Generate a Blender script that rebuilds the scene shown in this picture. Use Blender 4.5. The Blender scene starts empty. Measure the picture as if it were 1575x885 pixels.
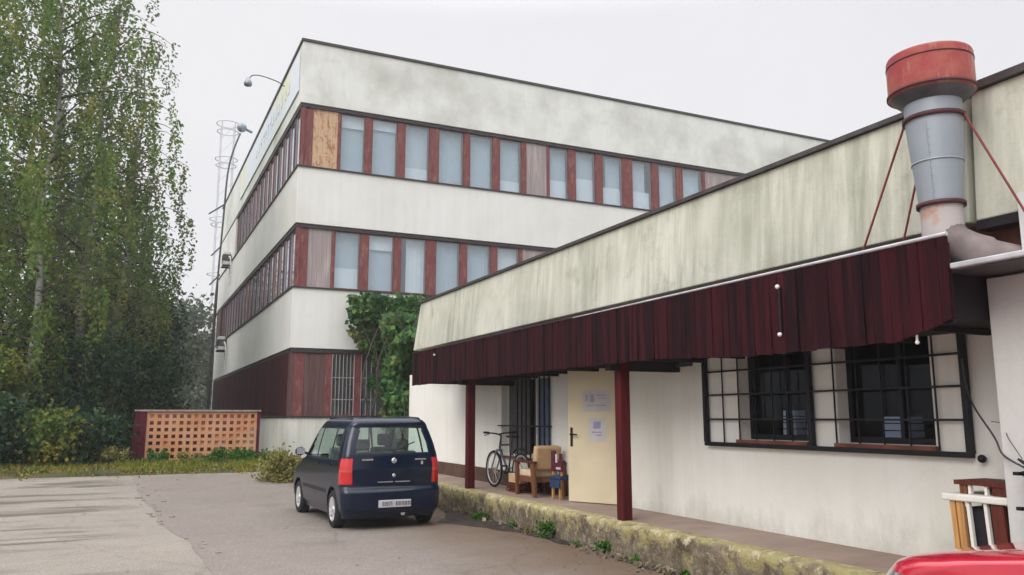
import bpy, math, random
import numpy as np
from math import sin, cos, pi, radians, sqrt, atan, tan
from mathutils import Vector, Matrix

random.seed(7)
rng = np.random.default_rng(11)
SC = bpy.context.scene
COL = SC.collection

# ------------------------------------------------------------------ materials
class N:
    """small node-tree helper"""
    def __init__(s, name):
        s.m = bpy.data.materials.new(name); s.m.use_nodes = True
        s.t = s.m.node_tree; s.t.nodes.clear()
        s.out = s.t.nodes.new('ShaderNodeOutputMaterial')
        s._tc = None
    def n(s, typ, **k):
        d = s.t.nodes.new('ShaderNode' + typ)
        for a, v in k.items(): setattr(d, a, v)
        return d
    def l(s, a, b): s.t.links.new(a, b)
    def coord(s, scale=(1, 1, 1), loc=(0, 0, 0)):
        if s._tc is None: s._tc = s.n('TexCoord')
        mp = s.n('Mapping'); mp.inputs['Scale'].default_value = scale; mp.inputs['Location'].default_value = loc
        s.l(s._tc.outputs['Object'], mp.inputs['Vector'])
        return mp.outputs['Vector']
    def noise(s, scale, detail=4, rough=.55, vec=(1, 1, 1), loc=(0, 0, 0), dist=0):
        d = s.n('TexNoise'); d.inputs['Scale'].default_value = scale
        d.inputs['Detail'].default_value = detail; d.inputs['Roughness'].default_value = rough
        d.inputs['Distortion'].default_value = dist
        s.l(s.coord(vec, loc), d.inputs['Vector'])
        return d.outputs['Fac']
    def ramp(s, fac, lo, hi, a=(0, 0, 0), b=(1, 1, 1)):
        r = s.n('ValToRGB'); e = r.color_ramp.elements
        e[0].position = lo; e[0].color = (*a, 1); e[1].position = hi; e[1].color = (*b, 1)
        s.l(fac, r.inputs['Fac']); return r.outputs['Color']
    def mix(s, fac, a, b, blend='MIX'):
        d = s.n('MixRGB', blend_type=blend)
        for key, v in (('Fac', fac), ('Color1', a), ('Color2', b)):
            if isinstance(v, (int, float)): d.inputs[key].default_value = v
            elif isinstance(v, tuple): d.inputs[key].default_value = (*v, 1)
            else: s.l(v, d.inputs[key])
        return d.outputs['Color']
    def math(s, op, a, b):
        d = s.n('Math', operation=op)
        for i, v in enumerate((a, b)):
            if isinstance(v, (int, float)): d.inputs[i].default_value = v
            else: s.l(v, d.inputs[i])
        return d.outputs[0]
    def island(s):
        g = s.n('NewGeometry'); return g.outputs['Random Per Island']
    def bsdf(s, color, rough=.7, metal=0, spec=.4, bump=None, bstr=.2, bdist=.02, coat=0, subsurf=None):
        p = s.n('BsdfPrincipled')
        if isinstance(color, tuple): p.inputs['Base Color'].default_value = (*color, 1)
        else: s.l(color, p.inputs['Base Color'])
        if isinstance(rough, (int, float)): p.inputs['Roughness'].default_value = rough
        else: s.l(rough, p.inputs['Roughness'])
        p.inputs['Metallic'].default_value = metal
        p.inputs['Specular IOR Level'].default_value = spec
        p.inputs['Coat Weight'].default_value = coat
        p.inputs['Coat Roughness'].default_value = .04
        if bump is not None:
            b = s.n('Bump'); b.inputs['Strength'].default_value = bstr; b.inputs['Distance'].default_value = bdist
            s.l(bump, b.inputs['Height']); s.l(b.outputs['Normal'], p.inputs['Normal'])
        s.l(p.outputs[0], s.out.inputs['Surface'])
        return p

def simple(name, c, rough=.6, metal=0, spec=.4, var=.25, scale=8, coat=0):
    k = N(name)
    f = k.noise(scale, 5)
    dark = tuple(x * (1 - var) for x in c); lite = tuple(min(1, x * (1 + var)) for x in c)
    k.bsdf(k.ramp(f, .3, .7, dark, lite), rough, metal, spec, coat=coat, bump=f, bstr=.06)
    return k.m

def plaster(name, base, stain, streak=.4, blotch=.3, seed=0, zs=.25, grime=None, dirt=None):
    k = N(name)
    b1 = k.ramp(k.noise(.55, 6, .6, loc=(seed, 3, seed)), .42, .72)
    st = k.noise(1.0, 5, .62, vec=(4.5, 4.5, zs), loc=(seed * 2, seed, 0))
    st2 = k.noise(1.0, 3, .6, vec=(14, 14, zs * 1.6), loc=(seed, 5, 1))
    sm = k.ramp(k.math('ADD', k.math('MULTIPLY', st, .65), k.math('MULTIPLY', st2, .35)), .42, .62)
    big = k.ramp(k.noise(.35, 3, .5, loc=(seed + 9, 1, 2)), .30, .54)
    c = k.mix(k.math('MULTIPLY', b1, blotch), base, stain)
    c = k.mix(k.math('MULTIPLY', k.math('MULTIPLY', sm, big), streak), c, stain)
    if grime:
        gm = k.ramp(k.noise(2.2, 7, .68, loc=(seed + 4, 2, 7)), .56, .74)
        c = k.mix(k.math('MULTIPLY', gm, .6), c, grime)
    if dirt is not None:
        sp = k.n('SeparateXYZ'); k.l(k.coord(), sp.inputs[0])
        e = k.math('ADD', k.math('MULTIPLY', k.math('SUBTRACT', dirt + .25, sp.outputs['Z']), 1.6), k.math('MULTIPLY', k.math('SUBTRACT', k.noise(2.4, 7, .7, vec=(1, 1, .5), loc=(3, 3, seed)), .5), 2.2))
        c = k.mix(k.math('MULTIPLY', k.ramp(e, .1, .9), .6), c, (.34, .31, .25))
        vo = k.n('TexVoronoi', feature='DISTANCE_TO_EDGE'); vo.inputs['Scale'].default_value = .55
        wv = k.n('MixRGB', blend_type='ADD'); wv.inputs[0].default_value = .6
        nz = k.n('TexNoise'); nz.inputs['Scale'].default_value = 2; nz.inputs['Detail'].default_value = 6
        k.l(k.coord(), nz.inputs['Vector']); k.l(k.coord(loc=(seed, 4, 0)), wv.inputs[1]); k.l(nz.outputs['Color'], wv.inputs[2]); k.l(wv.outputs[0], vo.inputs['Vector'])
        ck = k.ramp(vo.outputs['Distance'], 0, .006, (1, 1, 1), (0, 0, 0))
        c = k.mix(k.math('MULTIPLY', k.math('MULTIPLY', ck, k.ramp(k.noise(.5, 2, .5, loc=(seed, 9, 1)), .45, .6)), .10), c, (.28, .26, .22))
    fine = k.noise(38, 4, .6)
    c = k.mix(.10, c, k.ramp(fine, .3, .7, (.35, .34, .3), (.95, .95, .92)), 'SOFT_LIGHT')
    k.bsdf(c, .88, 0, .2, bump=fine, bstr=.22, bdist=.01)
    return k.m

def boards_mat(name, a, b, rough=.6, grain=(40, 40, 1.2), spec=.12, dark=None):
    k = N(name)
    r = k.island()
    c = k.mix(r, a, b)
    g = k.noise(1, 5, .65, vec=grain)
    g2 = k.noise(1, 4, .6, vec=(grain[0] * .22, grain[1] * .22, grain[2] * .6))
    c = k.mix(k.math('MULTIPLY', k.ramp(g, .42, .68), .55), c, dark or tuple(x * .3 for x in a))
    c = k.mix(k.math('MULTIPLY', k.ramp(g2, .52, .75), .5), c, tuple(min(1, x * 1.9) for x in b))
    k.bsdf(c, rough, 0, spec, bump=g, bstr=.3, bdist=.01)
    return k.m

def glass_mat(name, tint, base, rough=.03, see=.55, ior=1.5):
    """pane: partly see-through, mirror-like at a grazing view"""
    k = N(name)
    tr = k.n('BsdfTransparent'); tr.inputs[0].default_value = (*tint, 1)
    df = k.n('BsdfDiffuse'); df.inputs[0].default_value = (*base, 1)
    gl = k.n('BsdfGlossy'); gl.inputs['Roughness'].default_value = rough; gl.inputs['Color'].default_value = (.95, .97, 1, 1)
    m1 = k.n('MixShader'); m1.inputs[0].default_value = see
    k.l(df.outputs[0], m1.inputs[1]); k.l(tr.outputs[0], m1.inputs[2])
    lw = k.n('LayerWeight'); lw.inputs['Blend'].default_value = .5; f0 = ((ior - 1) / (ior + 1)) ** 2
    nz = k.noise(1.3, 2)
    bp = k.n('Bump'); bp.inputs['Strength'].default_value = .03; bp.inputs['Distance'].default_value = .05
    k.l(nz, bp.inputs['Height']); k.l(bp.outputs[0], gl.inputs['Normal']); k.l(bp.outputs[0], lw.inputs['Normal'])
    m2 = k.n('MixShader'); k.l(k.math('ADD', k.math('MULTIPLY', k.math('POWER', lw.outputs['Facing'], 5), 1 - f0), f0), m2.inputs[0])
    k.l(m1.outputs[0], m2.inputs[1]); k.l(gl.outputs[0], m2.inputs[2])
    k.l(m2.outputs[0], k.out.inputs['Surface'])
    return k.m

def leaf_mat(name, cols, yellow=None, yscale=.5, ylo=.55, yhi=.75, trans=.35):
    k = N(name)
    r = k.island()
    rp = k.n('ValToRGB'); e = rp.color_ramp.elements
    while len(e) < len(cols): e.new(.5)
    for i, c in enumerate(cols):
        e[i].position = i / (len(cols) - 1); e[i].color = (*c, 1)
    k.l(r, rp.inputs['Fac']); c = rp.outputs['Color']
    if yellow:
        f = k.ramp(k.noise(yscale, 3, .6), ylo, yhi)
        c = k.mix(k.math('MULTIPLY', f, k.math('ADD', k.math('MULTIPLY', r, .6), .3)), c, yellow)
    d = k.n('BsdfPrincipled'); d.inputs['Roughness'].default_value = .6; d.inputs['Specular IOR Level'].default_value = .25
    k.l(c, d.inputs['Base Color'])
    t = k.n('BsdfTranslucent'); k.l(c, t.inputs['Color'])
    m = k.n('MixShader'); m.inputs[0].default_value = trans
    k.l(d.outputs[0], m.inputs[1]); k.l(t.outputs[0], m.inputs[2]); k.l(m.outputs[0], k.out.inputs['Surface'])
    return k.m

def asphalt(name, base, seed=0, streaks=False, brown=0):
    k = N(name)
    big = k.noise(.22, 5, .6, loc=(seed, seed, 0))
    c = k.ramp(big, .3, .72, tuple(x * .86 for x in base), tuple(x * 1.12 for x in base))
    mid = k.noise(1.6, 6, .65, loc=(seed, 0, 3))
    c = k.mix(k.math('MULTIPLY', k.ramp(mid, .5, .8), .35), c, tuple(x * .66 for x in base))
    fine = k.noise(55, 3, .7)
    c = k.mix(.85, c, k.ramp(fine, .25, .75, (.20, .20, .20), (.80, .79, .77)), 'OVERLAY')
    spk = k.noise(19, 2, .5, loc=(2, seed, 1))
    c = k.mix(k.math('MULTIPLY', k.ramp(spk, .66, .74), .4), c, tuple(min(1, x * 1.7) for x in base))
    if brown:
        sp = k.n('SeparateXYZ'); k.l(k.coord(), sp.inputs[0])
        wob = k.math('MULTIPLY', k.noise(1.1, 5, .65, loc=(0, seed, 8)), 2.4)
        e = k.math('ADD', sp.outputs['X'], wob)
        f = k.ramp(k.math('MULTIPLY', k.math('SUBTRACT', e, 4.35), .55), .0, 1.0)
        c = k.mix(k.math('MULTIPLY', f, brown), c, (.13, .085, .055))
    vo = k.n('TexVoronoi', feature='DISTANCE_TO_EDGE'); vo.inputs['Scale'].default_value = .42
    wv = k.n('MixRGB', blend_type='ADD'); wv.inputs[0].default_value = .5
    nz = k.n('TexNoise'); nz.inputs['Scale'].default_value = 1.6; nz.inputs['Detail'].default_value = 6
    k.l(k.coord(), nz.inputs['Vector']); k.l(k.coord(loc=(seed, 0, 0)), wv.inputs[1]); k.l(nz.outputs['Color'], wv.inputs[2]); k.l(wv.outputs[0], vo.inputs['Vector'])
    ck = k.ramp(vo.outputs['Distance'], .0, .014, (1, 1, 1), (0, 0, 0))
    cm_ = k.ramp(k.noise(.3, 3, .5, loc=(seed + 3, 2, 0)), .46, .6)
    c = k.mix(k.math('MULTIPLY', k.math('MULTIPLY', ck, cm_), .35), c, (.06, .052, .045))
    oil = k.ramp(k.noise(.75, 3, .45, loc=(seed * 3, 5, 2)), .64, .76)
    c = k.mix(k.math('MULTIPLY', oil, .35), c, (.09, .078, .066))
    pt = k.ramp(k.noise(7, 6, .75, loc=(1, seed, 5)), .45, .75)
    c = k.mix(k.math('MULTIPLY', pt, .22), c, (.10, .088, .075))
    rough = .9
    if streaks:
        sp = k.n('SeparateXYZ'); k.l(k.coord(), sp.inputs[0])
        w = k.noise(1, 5, .58, vec=(.22, 1.15, 1), loc=(3.3, 1.7, 0), dist=.35)
        band = k.ramp(w, .505, .57)
        w2 = k.ramp(k.noise(1, 3, .5, vec=(.3, .3, 1), loc=(7, 4, 0)), .30, .5)
        lim = k.ramp(k.math('ADD', k.math('MULTIPLY', sp.outputs['X'], -.6), k.math('MULTIPLY', mid, .8)), .1, .6)
        f = k.math('MULTIPLY', k.math('MULTIPLY', band, w2), lim)
        c = k.mix(k.math('MULTIPLY', f, .85), c, (.115, .10, .078))
        lt = k.ramp(k.noise(1, 4, .6, vec=(.3, 1.4, 1), loc=(9, 2, 0)), .58, .7)
        c = k.mix(k.math('MULTIPLY', k.math('MULTIPLY', lt, lim), .4), c, tuple(min(1, x * 1.35) for x in base))
        rough = k.ramp(f, 0, 1, (.9, .9, .9), (.45, .45, .45))
    k.bsdf(c, rough, 0, .3, bump=fine, bstr=.4, bdist=.01)
    return k.m

M = {}
def mats():
    M['yard'] = asphalt('yard_asphalt', (.238, .212, .184), 1, True)
    M['patch'] = asphalt('patch_asphalt', (.190, .165, .147), 5, False, .85)
    k = N('soil')
    k.bsdf(k.mix(k.ramp(k.noise(.9, 6, .65), .4, .65), (.045, .05, .018), (.10, .085, .045)), .95, 0, .1, bump=k.noise(9, 5), bstr=.8, bdist=.08)
    M['soil'] = k.m
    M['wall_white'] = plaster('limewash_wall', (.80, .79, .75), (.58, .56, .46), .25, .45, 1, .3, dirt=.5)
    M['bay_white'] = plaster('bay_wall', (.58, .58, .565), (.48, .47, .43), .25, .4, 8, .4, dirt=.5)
    M['parapet'] = plaster('mouldy_parapet', (.58, .575, .49), (.20, .205, .15), .58, .55, 3, .38, (.25, .25, .19))
    M['main_top'] = plaster('weathered_parapet', (.70, .71, .67), (.40, .41, .36), .16, .8, 6, .6, (.50, .51, .45))
    M['main_band'] = plaster('facade_render', (.725, .725, .70), (.52, .51, .44), .22, .4, 4, .2, dirt=-2)
    M['main_base'] = plaster('base_render', (.70, .695, .65), (.42, .44, .34), .6, .4, 2, .3)
    M['coping'] = simple('dark_coping', (.07, .062, .06), .5, .3)
    M['flash_and_shade'] = simple('dark_flashing_and_shade', (.045, .035, .04), .5, .2)
    M['flash_pale'] = simple('pale_flashing', (.46, .46, .48), .5, .2, var=.2)
    M['boards'] = boards_mat('fascia_boards_mat', (.008, .003, .005), (.042, .0055, .009), .85, dark=(.005, .003, .006))
    M['cladding'] = boards_mat('cladding_mat', (.022, .007, .011), (.070, .011, .017), .7, dark=(.006, .005, .012))
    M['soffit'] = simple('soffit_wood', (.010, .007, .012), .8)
    k = N('peeling_red')
    pe = k.ramp(k.noise(3.2, 6, .7, vec=(3, 3, .7)), .52, .64)
    c = k.mix(pe, (.175, .055, .053), (.25, .12, .09))
    c = k.mix(k.ramp(k.noise(6, 4, .6, vec=(2, 2, .5), loc=(4, 4, 4)), .5, .7), c, (.12, .032, .036))
    k.bsdf(c, .65, 0, .3); M['red_frame'] = k.m
    k = N('rotten_orange')
    c = k.mix(k.ramp(k.noise(4, 6, .7, vec=(2, 2, .8)), .5, .62), (.52, .36, .23), (.33, .15, .085))
    c = k.mix(k.ramp(k.noise(7, 5, .7, loc=(5, 1, 1)), .62, .68), c, (.06, .03, .03))
    k.bsdf(c, .8, 0, .2); M['rotten'] = k.m
    M['panel'] = boards_mat('taupe_panel', (.29, .255, .25), (.34, .29, .285), .7, dark=(.24, .20, .20))
    M['panel_dark'] = boards_mat('brown_panel', (.105, .06, .06), (.14, .08, .075), .6)
    M['panel_purple'] = boards_mat('purple_brown_panel', (.085, .05, .07), (.11, .06, .085), .6)
    M['glass'] = glass_mat('facade_glass', (.95, .985, 1), (.50, .56, .60), see=.93, ior=1.75)
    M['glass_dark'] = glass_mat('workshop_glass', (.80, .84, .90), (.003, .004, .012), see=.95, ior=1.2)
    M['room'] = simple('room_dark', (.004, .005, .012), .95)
    M['room_pale'] = simple('room_pale', (.36, .41, .45), .9, var=.1)
    M['curtain'] = simple('curtain_cloth', (.46, .53, .59), .9, var=.06, scale=3)
    M['curtain_teal'] = simple('teal_curtain', (.43, .52, .57), .9, var=.06, scale=3)
    M['curtain_grey'] = simple('grey_curtain', (.52, .57, .62), .9, var=.06, scale=3)
    M['curtain_w'] = simple('white_blind_and_sheen', (.74, .77, .80), .9, var=.05, scale=3)
    M['post'] = boards_mat('post_paint', (.085, .010, .012), (.085, .010, .012), .5, dark=(.025, .006, .010))
    M['plinth'] = simple('plinth_tiles', (.085, .045, .035), .6, var=.5, scale=3)
    M['rust_brick'] = simple('rusty_brick', (.17, .06, .038), .85, var=.45, scale=5)
    k = N('platform_top')
    f = k.noise(1.2, 6, .62)
    c = k.ramp(f, .32, .7, (.235, .165, .13), (.35, .27, .225))
    c = k.mix(k.math('MULTIPLY', k.ramp(k.noise(3, 5, .7, loc=(3, 1, 0)), .52, .7), .5), c, (.36, .27, .22))
    k.bsdf(c, .85, 0, .25, bump=k.noise(30, 4), bstr=.3, bdist=.01); M['plat_top'] = k.m
    k = N('mossy_kerb')
    sp = k.n('SeparateXYZ'); k.l(k.coord(), sp.inputs[0])
    c = k.mix(k.ramp(k.noise(3.2, 6, .7), .36, .64), (.25, .20, .145), (.12, .092, .062))
    c = k.mix(k.ramp(k.noise(9, 5, .7, loc=(4, 4, 1)), .5, .66), c, (.36, .31, .23))
    mossf = k.math('ADD', k.noise(3.4, 6, .72, loc=(9, 2, 1)), k.math('MULTIPLY', k.math('SUBTRACT', sp.outputs['Z'], .22), .75))
    c = k.mix(k.ramp(mossf, .50, .60), c, (.40, .345, .165))
    c = k.mix(k.ramp(k.math('ADD', k.noise(6, 6, .72, loc=(3, 7, 1)), k.math('MULTIPLY', k.math('SUBTRACT', sp.outputs['Z'], .25), .5)), .60, .66), c, (.56, .50, .33))
    c = k.mix(k.ramp(k.noise(5, 5, .7, loc=(1, 3, 8)), .62, .70), c, (.045, .034, .024))
    c = k.mix(k.ramp(k.noise(4, 5, .7, loc=(6, 3, 2)), .63, .72), c, (.12, .16, .03))
    k.bsdf(c, .95, 0, .15, bump=k.noise(14, 7, .72), bstr=1, bdist=.05); M['kerb'] = k.m
    M['soil_and_shade'] = simple('wet_soil_and_shade', (.030, .022, .018), .75, var=.6, scale=6)
    M['door'] = simple('cream_door', (.60, .515, .355), .5, var=.07, scale=2)
    M['paper'] = simple('notice_paper', (.52, .50, .50), .7, var=.05)
    M['ink'] = simple('notice_ink', (.37, .35, .42), .7)
    M['ink_blue'] = simple('notice_violet', (.32, .28, .47), .7)
    M['black_metal'] = simple('black_metal', (.012, .012, .018), .45, .4)
    M['grey_metal'] = simple('grey_metal', (.26, .29, .33), .45, .4)
    M['rail_grey'] = simple('weathered_rail', (.30, .24, .235), .7, var=.35)
    M['mast_haze_pale'] = simple('mast_haze_pale', (.50, .51, .54), .6, var=.08)  # pale tone carries the haze over the distant mast
    M['dark_grey'] = simple('dark_grey_metal', (.085, .085, .095), .5, .3)
    M['pale_metal'] = simple('pale_metal', (.62, .61, .59), .5, .2)
    k = N('galvanised_duct')
    f = k.noise(1.4, 5, .6, vec=(1, 1, .6))
    c = k.ramp(f, .3, .72, (.245, .275, .315), (.34, .37, .405))
    c = k.mix(k.math('MULTIPLY', k.ramp(k.noise(2.2, 5, .7, vec=(3, 3, .5), loc=(2, 2, 2)), .58, .75), .6), c, (.25, .20, .19))
    k.bsdf(c, .5, .25, .4); M['duct'] = k.m
    k = N('rusty_duct')
    c = k.mix(k.ramp(k.noise(2.0, 6, .68), .5, .62), (.42, .38, .37), (.42, .17, .09))
    k.bsdf(c, .7, .1, .3); M['duct_rust'] = k.m
    M['elbow'] = simple('sooty_elbow', (.21, .17, .165), .7, .1, var=.4, scale=4)
    k = N('rusty_cap')
    c = k.mix(k.ramp(k.noise(2.4, 6, .68), .42, .62), (.27, .040, .045), (.33, .10, .07))
    c = k.mix(k.ramp(k.noise(1.5, 5, .65, vec=(4, 4, .8), loc=(3, 3, 1)), .5, .66), c, (.36, .26, .20))
    k.bsdf(c, .7, .1, .3); M['cap'] = k.m
    M['brace'] = simple('red_brace', (.20, .035, .035), .6)
    M['collar'] = simple('dark_red_collar', (.06, .016, .02), .6)
    k = N('terracotta_lattice')
    c = k.ramp(k.noise(1.3, 5, .65), .34, .68, (.48, .20, .10), (.56, .33, .20))
    c = k.mix(k.ramp(k.noise(2.6, 5, .7, loc=(3, 1, 5)), .52, .68), c, (.46, .25, .20))
    c = k.mix(k.math('MULTIPLY', k.ramp(k.noise(.9, 4, .6, loc=(8, 1, 3)), .56, .7), .6), c, (.40, .33, .09))
    k.bsdf(c, .9, 0, .2, bump=k.noise(25, 4), bstr=.4); M['lattice'] = k.m
    M['maroon'] = boards_mat('maroon_board', (.065, .010, .020), (.10, .014, .026), .6)
    M['banner'] = None
    k = N('banner_cloth')
    c = k.mix(k.ramp(k.noise(.35, 3, .5), .5, .66), (.70, .745, .80), (.70, .72, .50))
    k.bsdf(c, .7); M['banner'] = k.m
    M['banner_mark'] = simple('banner_mark', (.42, .47, .58), .7)
    # vehicles
    M['navy'] = simple('navy_paint', (.0007, .0066, .024), .28, 0, .25, var=.15, scale=2, coat=.4)
    M['red_paint'] = simple('red_paint', (.50, .012, .035), .25, .1, .5, var=.08, scale=2, coat=1)
    M['car_glass'] = glass_mat('car_glass', (.86, .96, .94), (.01, .02, .02), see=.94)
    M['tyre'] = simple('tyre_rubber', (.012, .012, .014), .85)
    M['alloy'] = simple('alloy', (.68, .68, .70), .3, .6, var=.08)
    M['trim'] = simple('black_trim', (.012, .013, .016), .6)
    M['seat'] = simple('seat_cloth', (.20, .215, .22), .9)
    k = N('tail_lens'); k.bsdf((.50, .006, .010), .18, 0, .6, coat=.6); M['lens'] = k.m
    k = N('clear_lens'); k.bsdf((.50, .05, .05), .15, 0, .6, coat=.6); M['lens_clear'] = k.m
    M['plate'] = simple('plate_white', (.46, .46, .49), .5, var=.05)
    M['plate_ink'] = simple('plate_ink', (.10, .10, .12), .5)
    M['chrome'] = simple('chrome', (.75, .76, .78), .2, .9, var=.05)
    # small things
    M['card'] = simple('cardboard', (.52, .34, .19), .85, var=.1)
    M['card_pale'] = simple('pale_cardboard', (.62, .48, .33), .85, var=.1)
    M['wood_brown'] = boards_mat('brown_wood', (.16, .065, .035), (.19, .08, .04), .6)
    M['wood_dark'] = boards_mat('dark_red_wood', (.10, .028, .02), (.13, .035, .026), .6)
    M['wood_orange'] = boards_mat('orange_wood', (.48, .24, .09), (.52, .28, .11), .6)
    M['tray'] = simple('white_reflection', (.85, .87, .9), .6, var=.03)
    M['white_board'] = simple('white_board', (.72, .70, .64), .6, var=.06)
    M['crimson'] = simple('crimson_cloth', (.085, .010, .022), .8)
    M['blue'] = simple('blue_cloth', (.016, .04, .10), .8)
    M['bike_grey'] = simple('bike_grey_paint', (.05, .05, .07), .4, .3)
    M['bulb'] = simple('white_bulb', (.8, .78, .72), .3)
    # plants
    k = N('birch_bark')
    c = k.mix(k.ramp(k.noise(5, 5, .7, vec=(.6, .6, 2.4)), .53, .6), (.27, .265, .245), (.05, .045, .04))
    k.bsdf(c, .85, 0, .2, bump=k.noise(9, 4), bstr=.4); M['bark'] = k.m
    M['bark_dark'] = simple('dark_bark', (.055, .045, .035), .9, var=.4)
    M['leaf_birch'] = leaf_mat('birch_leaves', [(.055, .12, .032), (.10, .185, .040), (.155, .23, .050), (.22, .25, .070)], (.36, .30, .06), .55, .50, .70, .5)
    M['leaf_birch_pale'] = leaf_mat('pale_birch_leaves', [(.10, .14, .075), (.125, .17, .072), (.17, .20, .095), (.21, .20, .115)], (.30, .22, .09), .6, .54, .72, .5)
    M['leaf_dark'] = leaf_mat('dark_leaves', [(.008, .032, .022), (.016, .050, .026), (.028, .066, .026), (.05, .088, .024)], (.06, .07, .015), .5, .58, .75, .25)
    M['leaf_bush'] = leaf_mat('bush_leaves', [(.035, .08, .020), (.065, .125, .024), (.11, .165, .028), (.18, .20, .030)], (.42, .31, .04), .9, .5, .68, .3)
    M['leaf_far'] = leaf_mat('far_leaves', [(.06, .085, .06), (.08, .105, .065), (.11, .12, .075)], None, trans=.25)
    M['leaf_ivy'] = leaf_mat('ivy_leaves', [(.014, .062, .026), (.03, .10, .030), (.06, .155, .032), (.12, .22, .04)], (.36, .33, .14), .55, .52, .72, .3)
    M['leaf_yellow'] = leaf_mat('yellow_green_leaves', [(.12, .14, .03), (.20, .20, .05), (.26, .24, .07), (.14, .09, .04)], None, trans=.3)
    M['leaf_weed'] = leaf_mat('weed_leaves', [(.022, .085, .010), (.045, .14, .016), (.09, .20, .022)], None, trans=.3)
    M['grass'] = leaf_mat('grass_blades', [(.04, .10, .012), (.09, .17, .016), (.17, .23, .022), (.27, .25, .03)], (.36, .28, .03), .9, .5, .65, .35)
    M['litter'] = leaf_mat('leaf_litter', [(.13, .075, .03), (.22, .13, .035), (.30, .22, .06), (.07, .04, .025)], None, trans=.1)
mats()

# ------------------------------------------------------------------ mesh builder
class MB:
    def __init__(s): s.v = []; s.f = []; s.sm = []
    def add(s, vs, fs, smooth=False):
        o = len(s.v); s.v += [tuple(v) for v in vs]
        for f in fs: s.f.append(tuple(i + o for i in f)); s.sm.append(smooth)
        return s
    def box(s, a, b, rot=None, piv=None, taper=None):
        x0, y0, z0 = a; x1, y1, z1 = b
        vs = [Vector(p) for p in ((x0, y0, z0), (x1, y0, z0), (x1, y1, z0), (x0, y1, z0), (x0, y0, z1), (x1, y0, z1), (x1, y1, z1), (x0, y1, z1))]
        if rot is not None:
            pv = Vector(piv) if piv is not None else sum(vs, Vector()) / 8
            vs = [rot @ (v - pv) + pv for v in vs]
        return s.add(vs, [(0, 3, 2, 1), (4, 5, 6, 7), (0, 1, 5, 4), (1, 2, 6, 5), (2, 3, 7, 6), (3, 0, 4, 7)])
    def hexa(s, vs):
        return s.add(vs, [(0, 3, 2, 1), (4, 5, 6, 7), (0, 1, 5, 4), (1, 2, 6, 5), (2, 3, 7, 6), (3, 0, 4, 7)])
    def tube(s, pts, r, n=8, closed=False, caps=True, smooth=True):
        pts = [Vector(p) for p in pts]; L = len(pts)
        rs = r if isinstance(r, (list, tuple)) else [r] * L
        rings = []; up = None
        for i, p in enumerate(pts):
            if closed: t = pts[(i + 1) % L] - pts[i - 1]
            else: t = pts[min(i + 1, L - 1)] - pts[max(i - 1, 0)]
            t.normalize()
            if up is None:
                up = Vector((0, 0, 1)) if abs(t.z) < .9 else Vector((1, 0, 0))
            a = t.cross(up); a.normalize(); b = a.cross(t); b.normalize(); up = b
            rings.append([p + (a * cos(2 * pi * k / n) + b * sin(2 * pi * k / n)) * rs[i] for k in range(n)])
        vs = [v for rg in rings for v in rg]; fs = []
        for i in range(L if closed else L - 1):
            j = (i + 1) % L
            for k in range(n):
                q = (k + 1) % n
                fs.append((i * n + k, i * n + q, j * n + q, j * n + k))
        s.add(vs, fs, smooth)
        if caps and not closed:
            s.add(rings[0], [tuple(range(n))[::-1]]); s.add(rings[-1], [tuple(range(n))])
        return s
    def lathe(s, prof, c=(0, 0, 0), n=40, axis='z', smooth=True, caps=False):
        vs = []; fs = []
        for r, h in prof:
            for k in range(n):
                a = 2 * pi * k / n
                if axis == 'z': vs.append((c[0] + r * cos(a), c[1] + r * sin(a), c[2] + h))
                elif axis == 'x': vs.append((c[0] + h, c[1] + r * cos(a), c[2] + r * sin(a)))
        for i in range(len(prof) - 1):
            for k in range(n):
                q = (k + 1) % n
                fs.append((i * n + k, i * n + q, (i + 1) * n + q, (i + 1) * n + k))
        s.add(vs, fs, smooth)
        if caps:
            s.add(vs[:n], [tuple(range(n))[::-1]]); s.add(vs[-n:], [tuple(range(n))])
        return s
    def ball(s, c, r, n=10):
        prof = [(max(r * sin(pi * i / n), 1e-4), -r * cos(pi * i / n)) for i in range(n + 1)]
        return s.lathe(prof, c, n * 2)
    def quad(s, a, b, c, d): return s.add([a, b, c, d], [(0, 1, 2, 3)])
    def build(s, name, mat, parent=None, world=True, bevel=0):
        me = bpy.data.meshes.new(name)
        vs = s.v
        if parent is not None and world:
            off = parent.location.copy(); p = parent.parent
            while p is not None: off = off + p.location; p = p.parent
            vs = [(v[0] - off.x, v[1] - off.y, v[2] - off.z) for v in vs]
        me.from_pydata(vs, [], s.f)
        me.polygons.foreach_set('use_smooth', s.sm)
        me.materials.append(M[mat] if isinstance(mat, str) else mat); me.update()
        o = bpy.data.objects.new(name, me); COL.objects.link(o)
        if parent is not None: o.parent = parent
        if bevel:
            md = o.modifiers.new('edge', 'BEVEL'); md.width = bevel; md.segments = 2; md.limit_method = 'ANGLE'; md.angle_limit = radians(40)
        return o

def thing(name, label, cat, loc=(0, 0, 0), rz=0, group=None):
    o = bpy.data.objects.new(name, None); COL.objects.link(o)
    o.location = loc; o.rotation_euler = (0, 0, rz); o.empty_display_size = .3
    o['label'] = label; o['category'] = cat
    if group: o['group'] = group
    return o
def tag(o, label, cat, group=None, kind=None):
    o['label'] = label; o['category'] = cat
    if group: o['group'] = group
    if kind: o['kind'] = kind
    return o
def struct(o, label=None, cat=None):
    o['kind'] = 'structure'
    o['label'] = label; o['category'] = cat
    return o
def origin(o, loc):
    """move a lone mesh's origin to loc without moving the mesh"""
    o.data.transform(Matrix.Translation(-Vector(loc))); o.location = loc; return o

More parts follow.
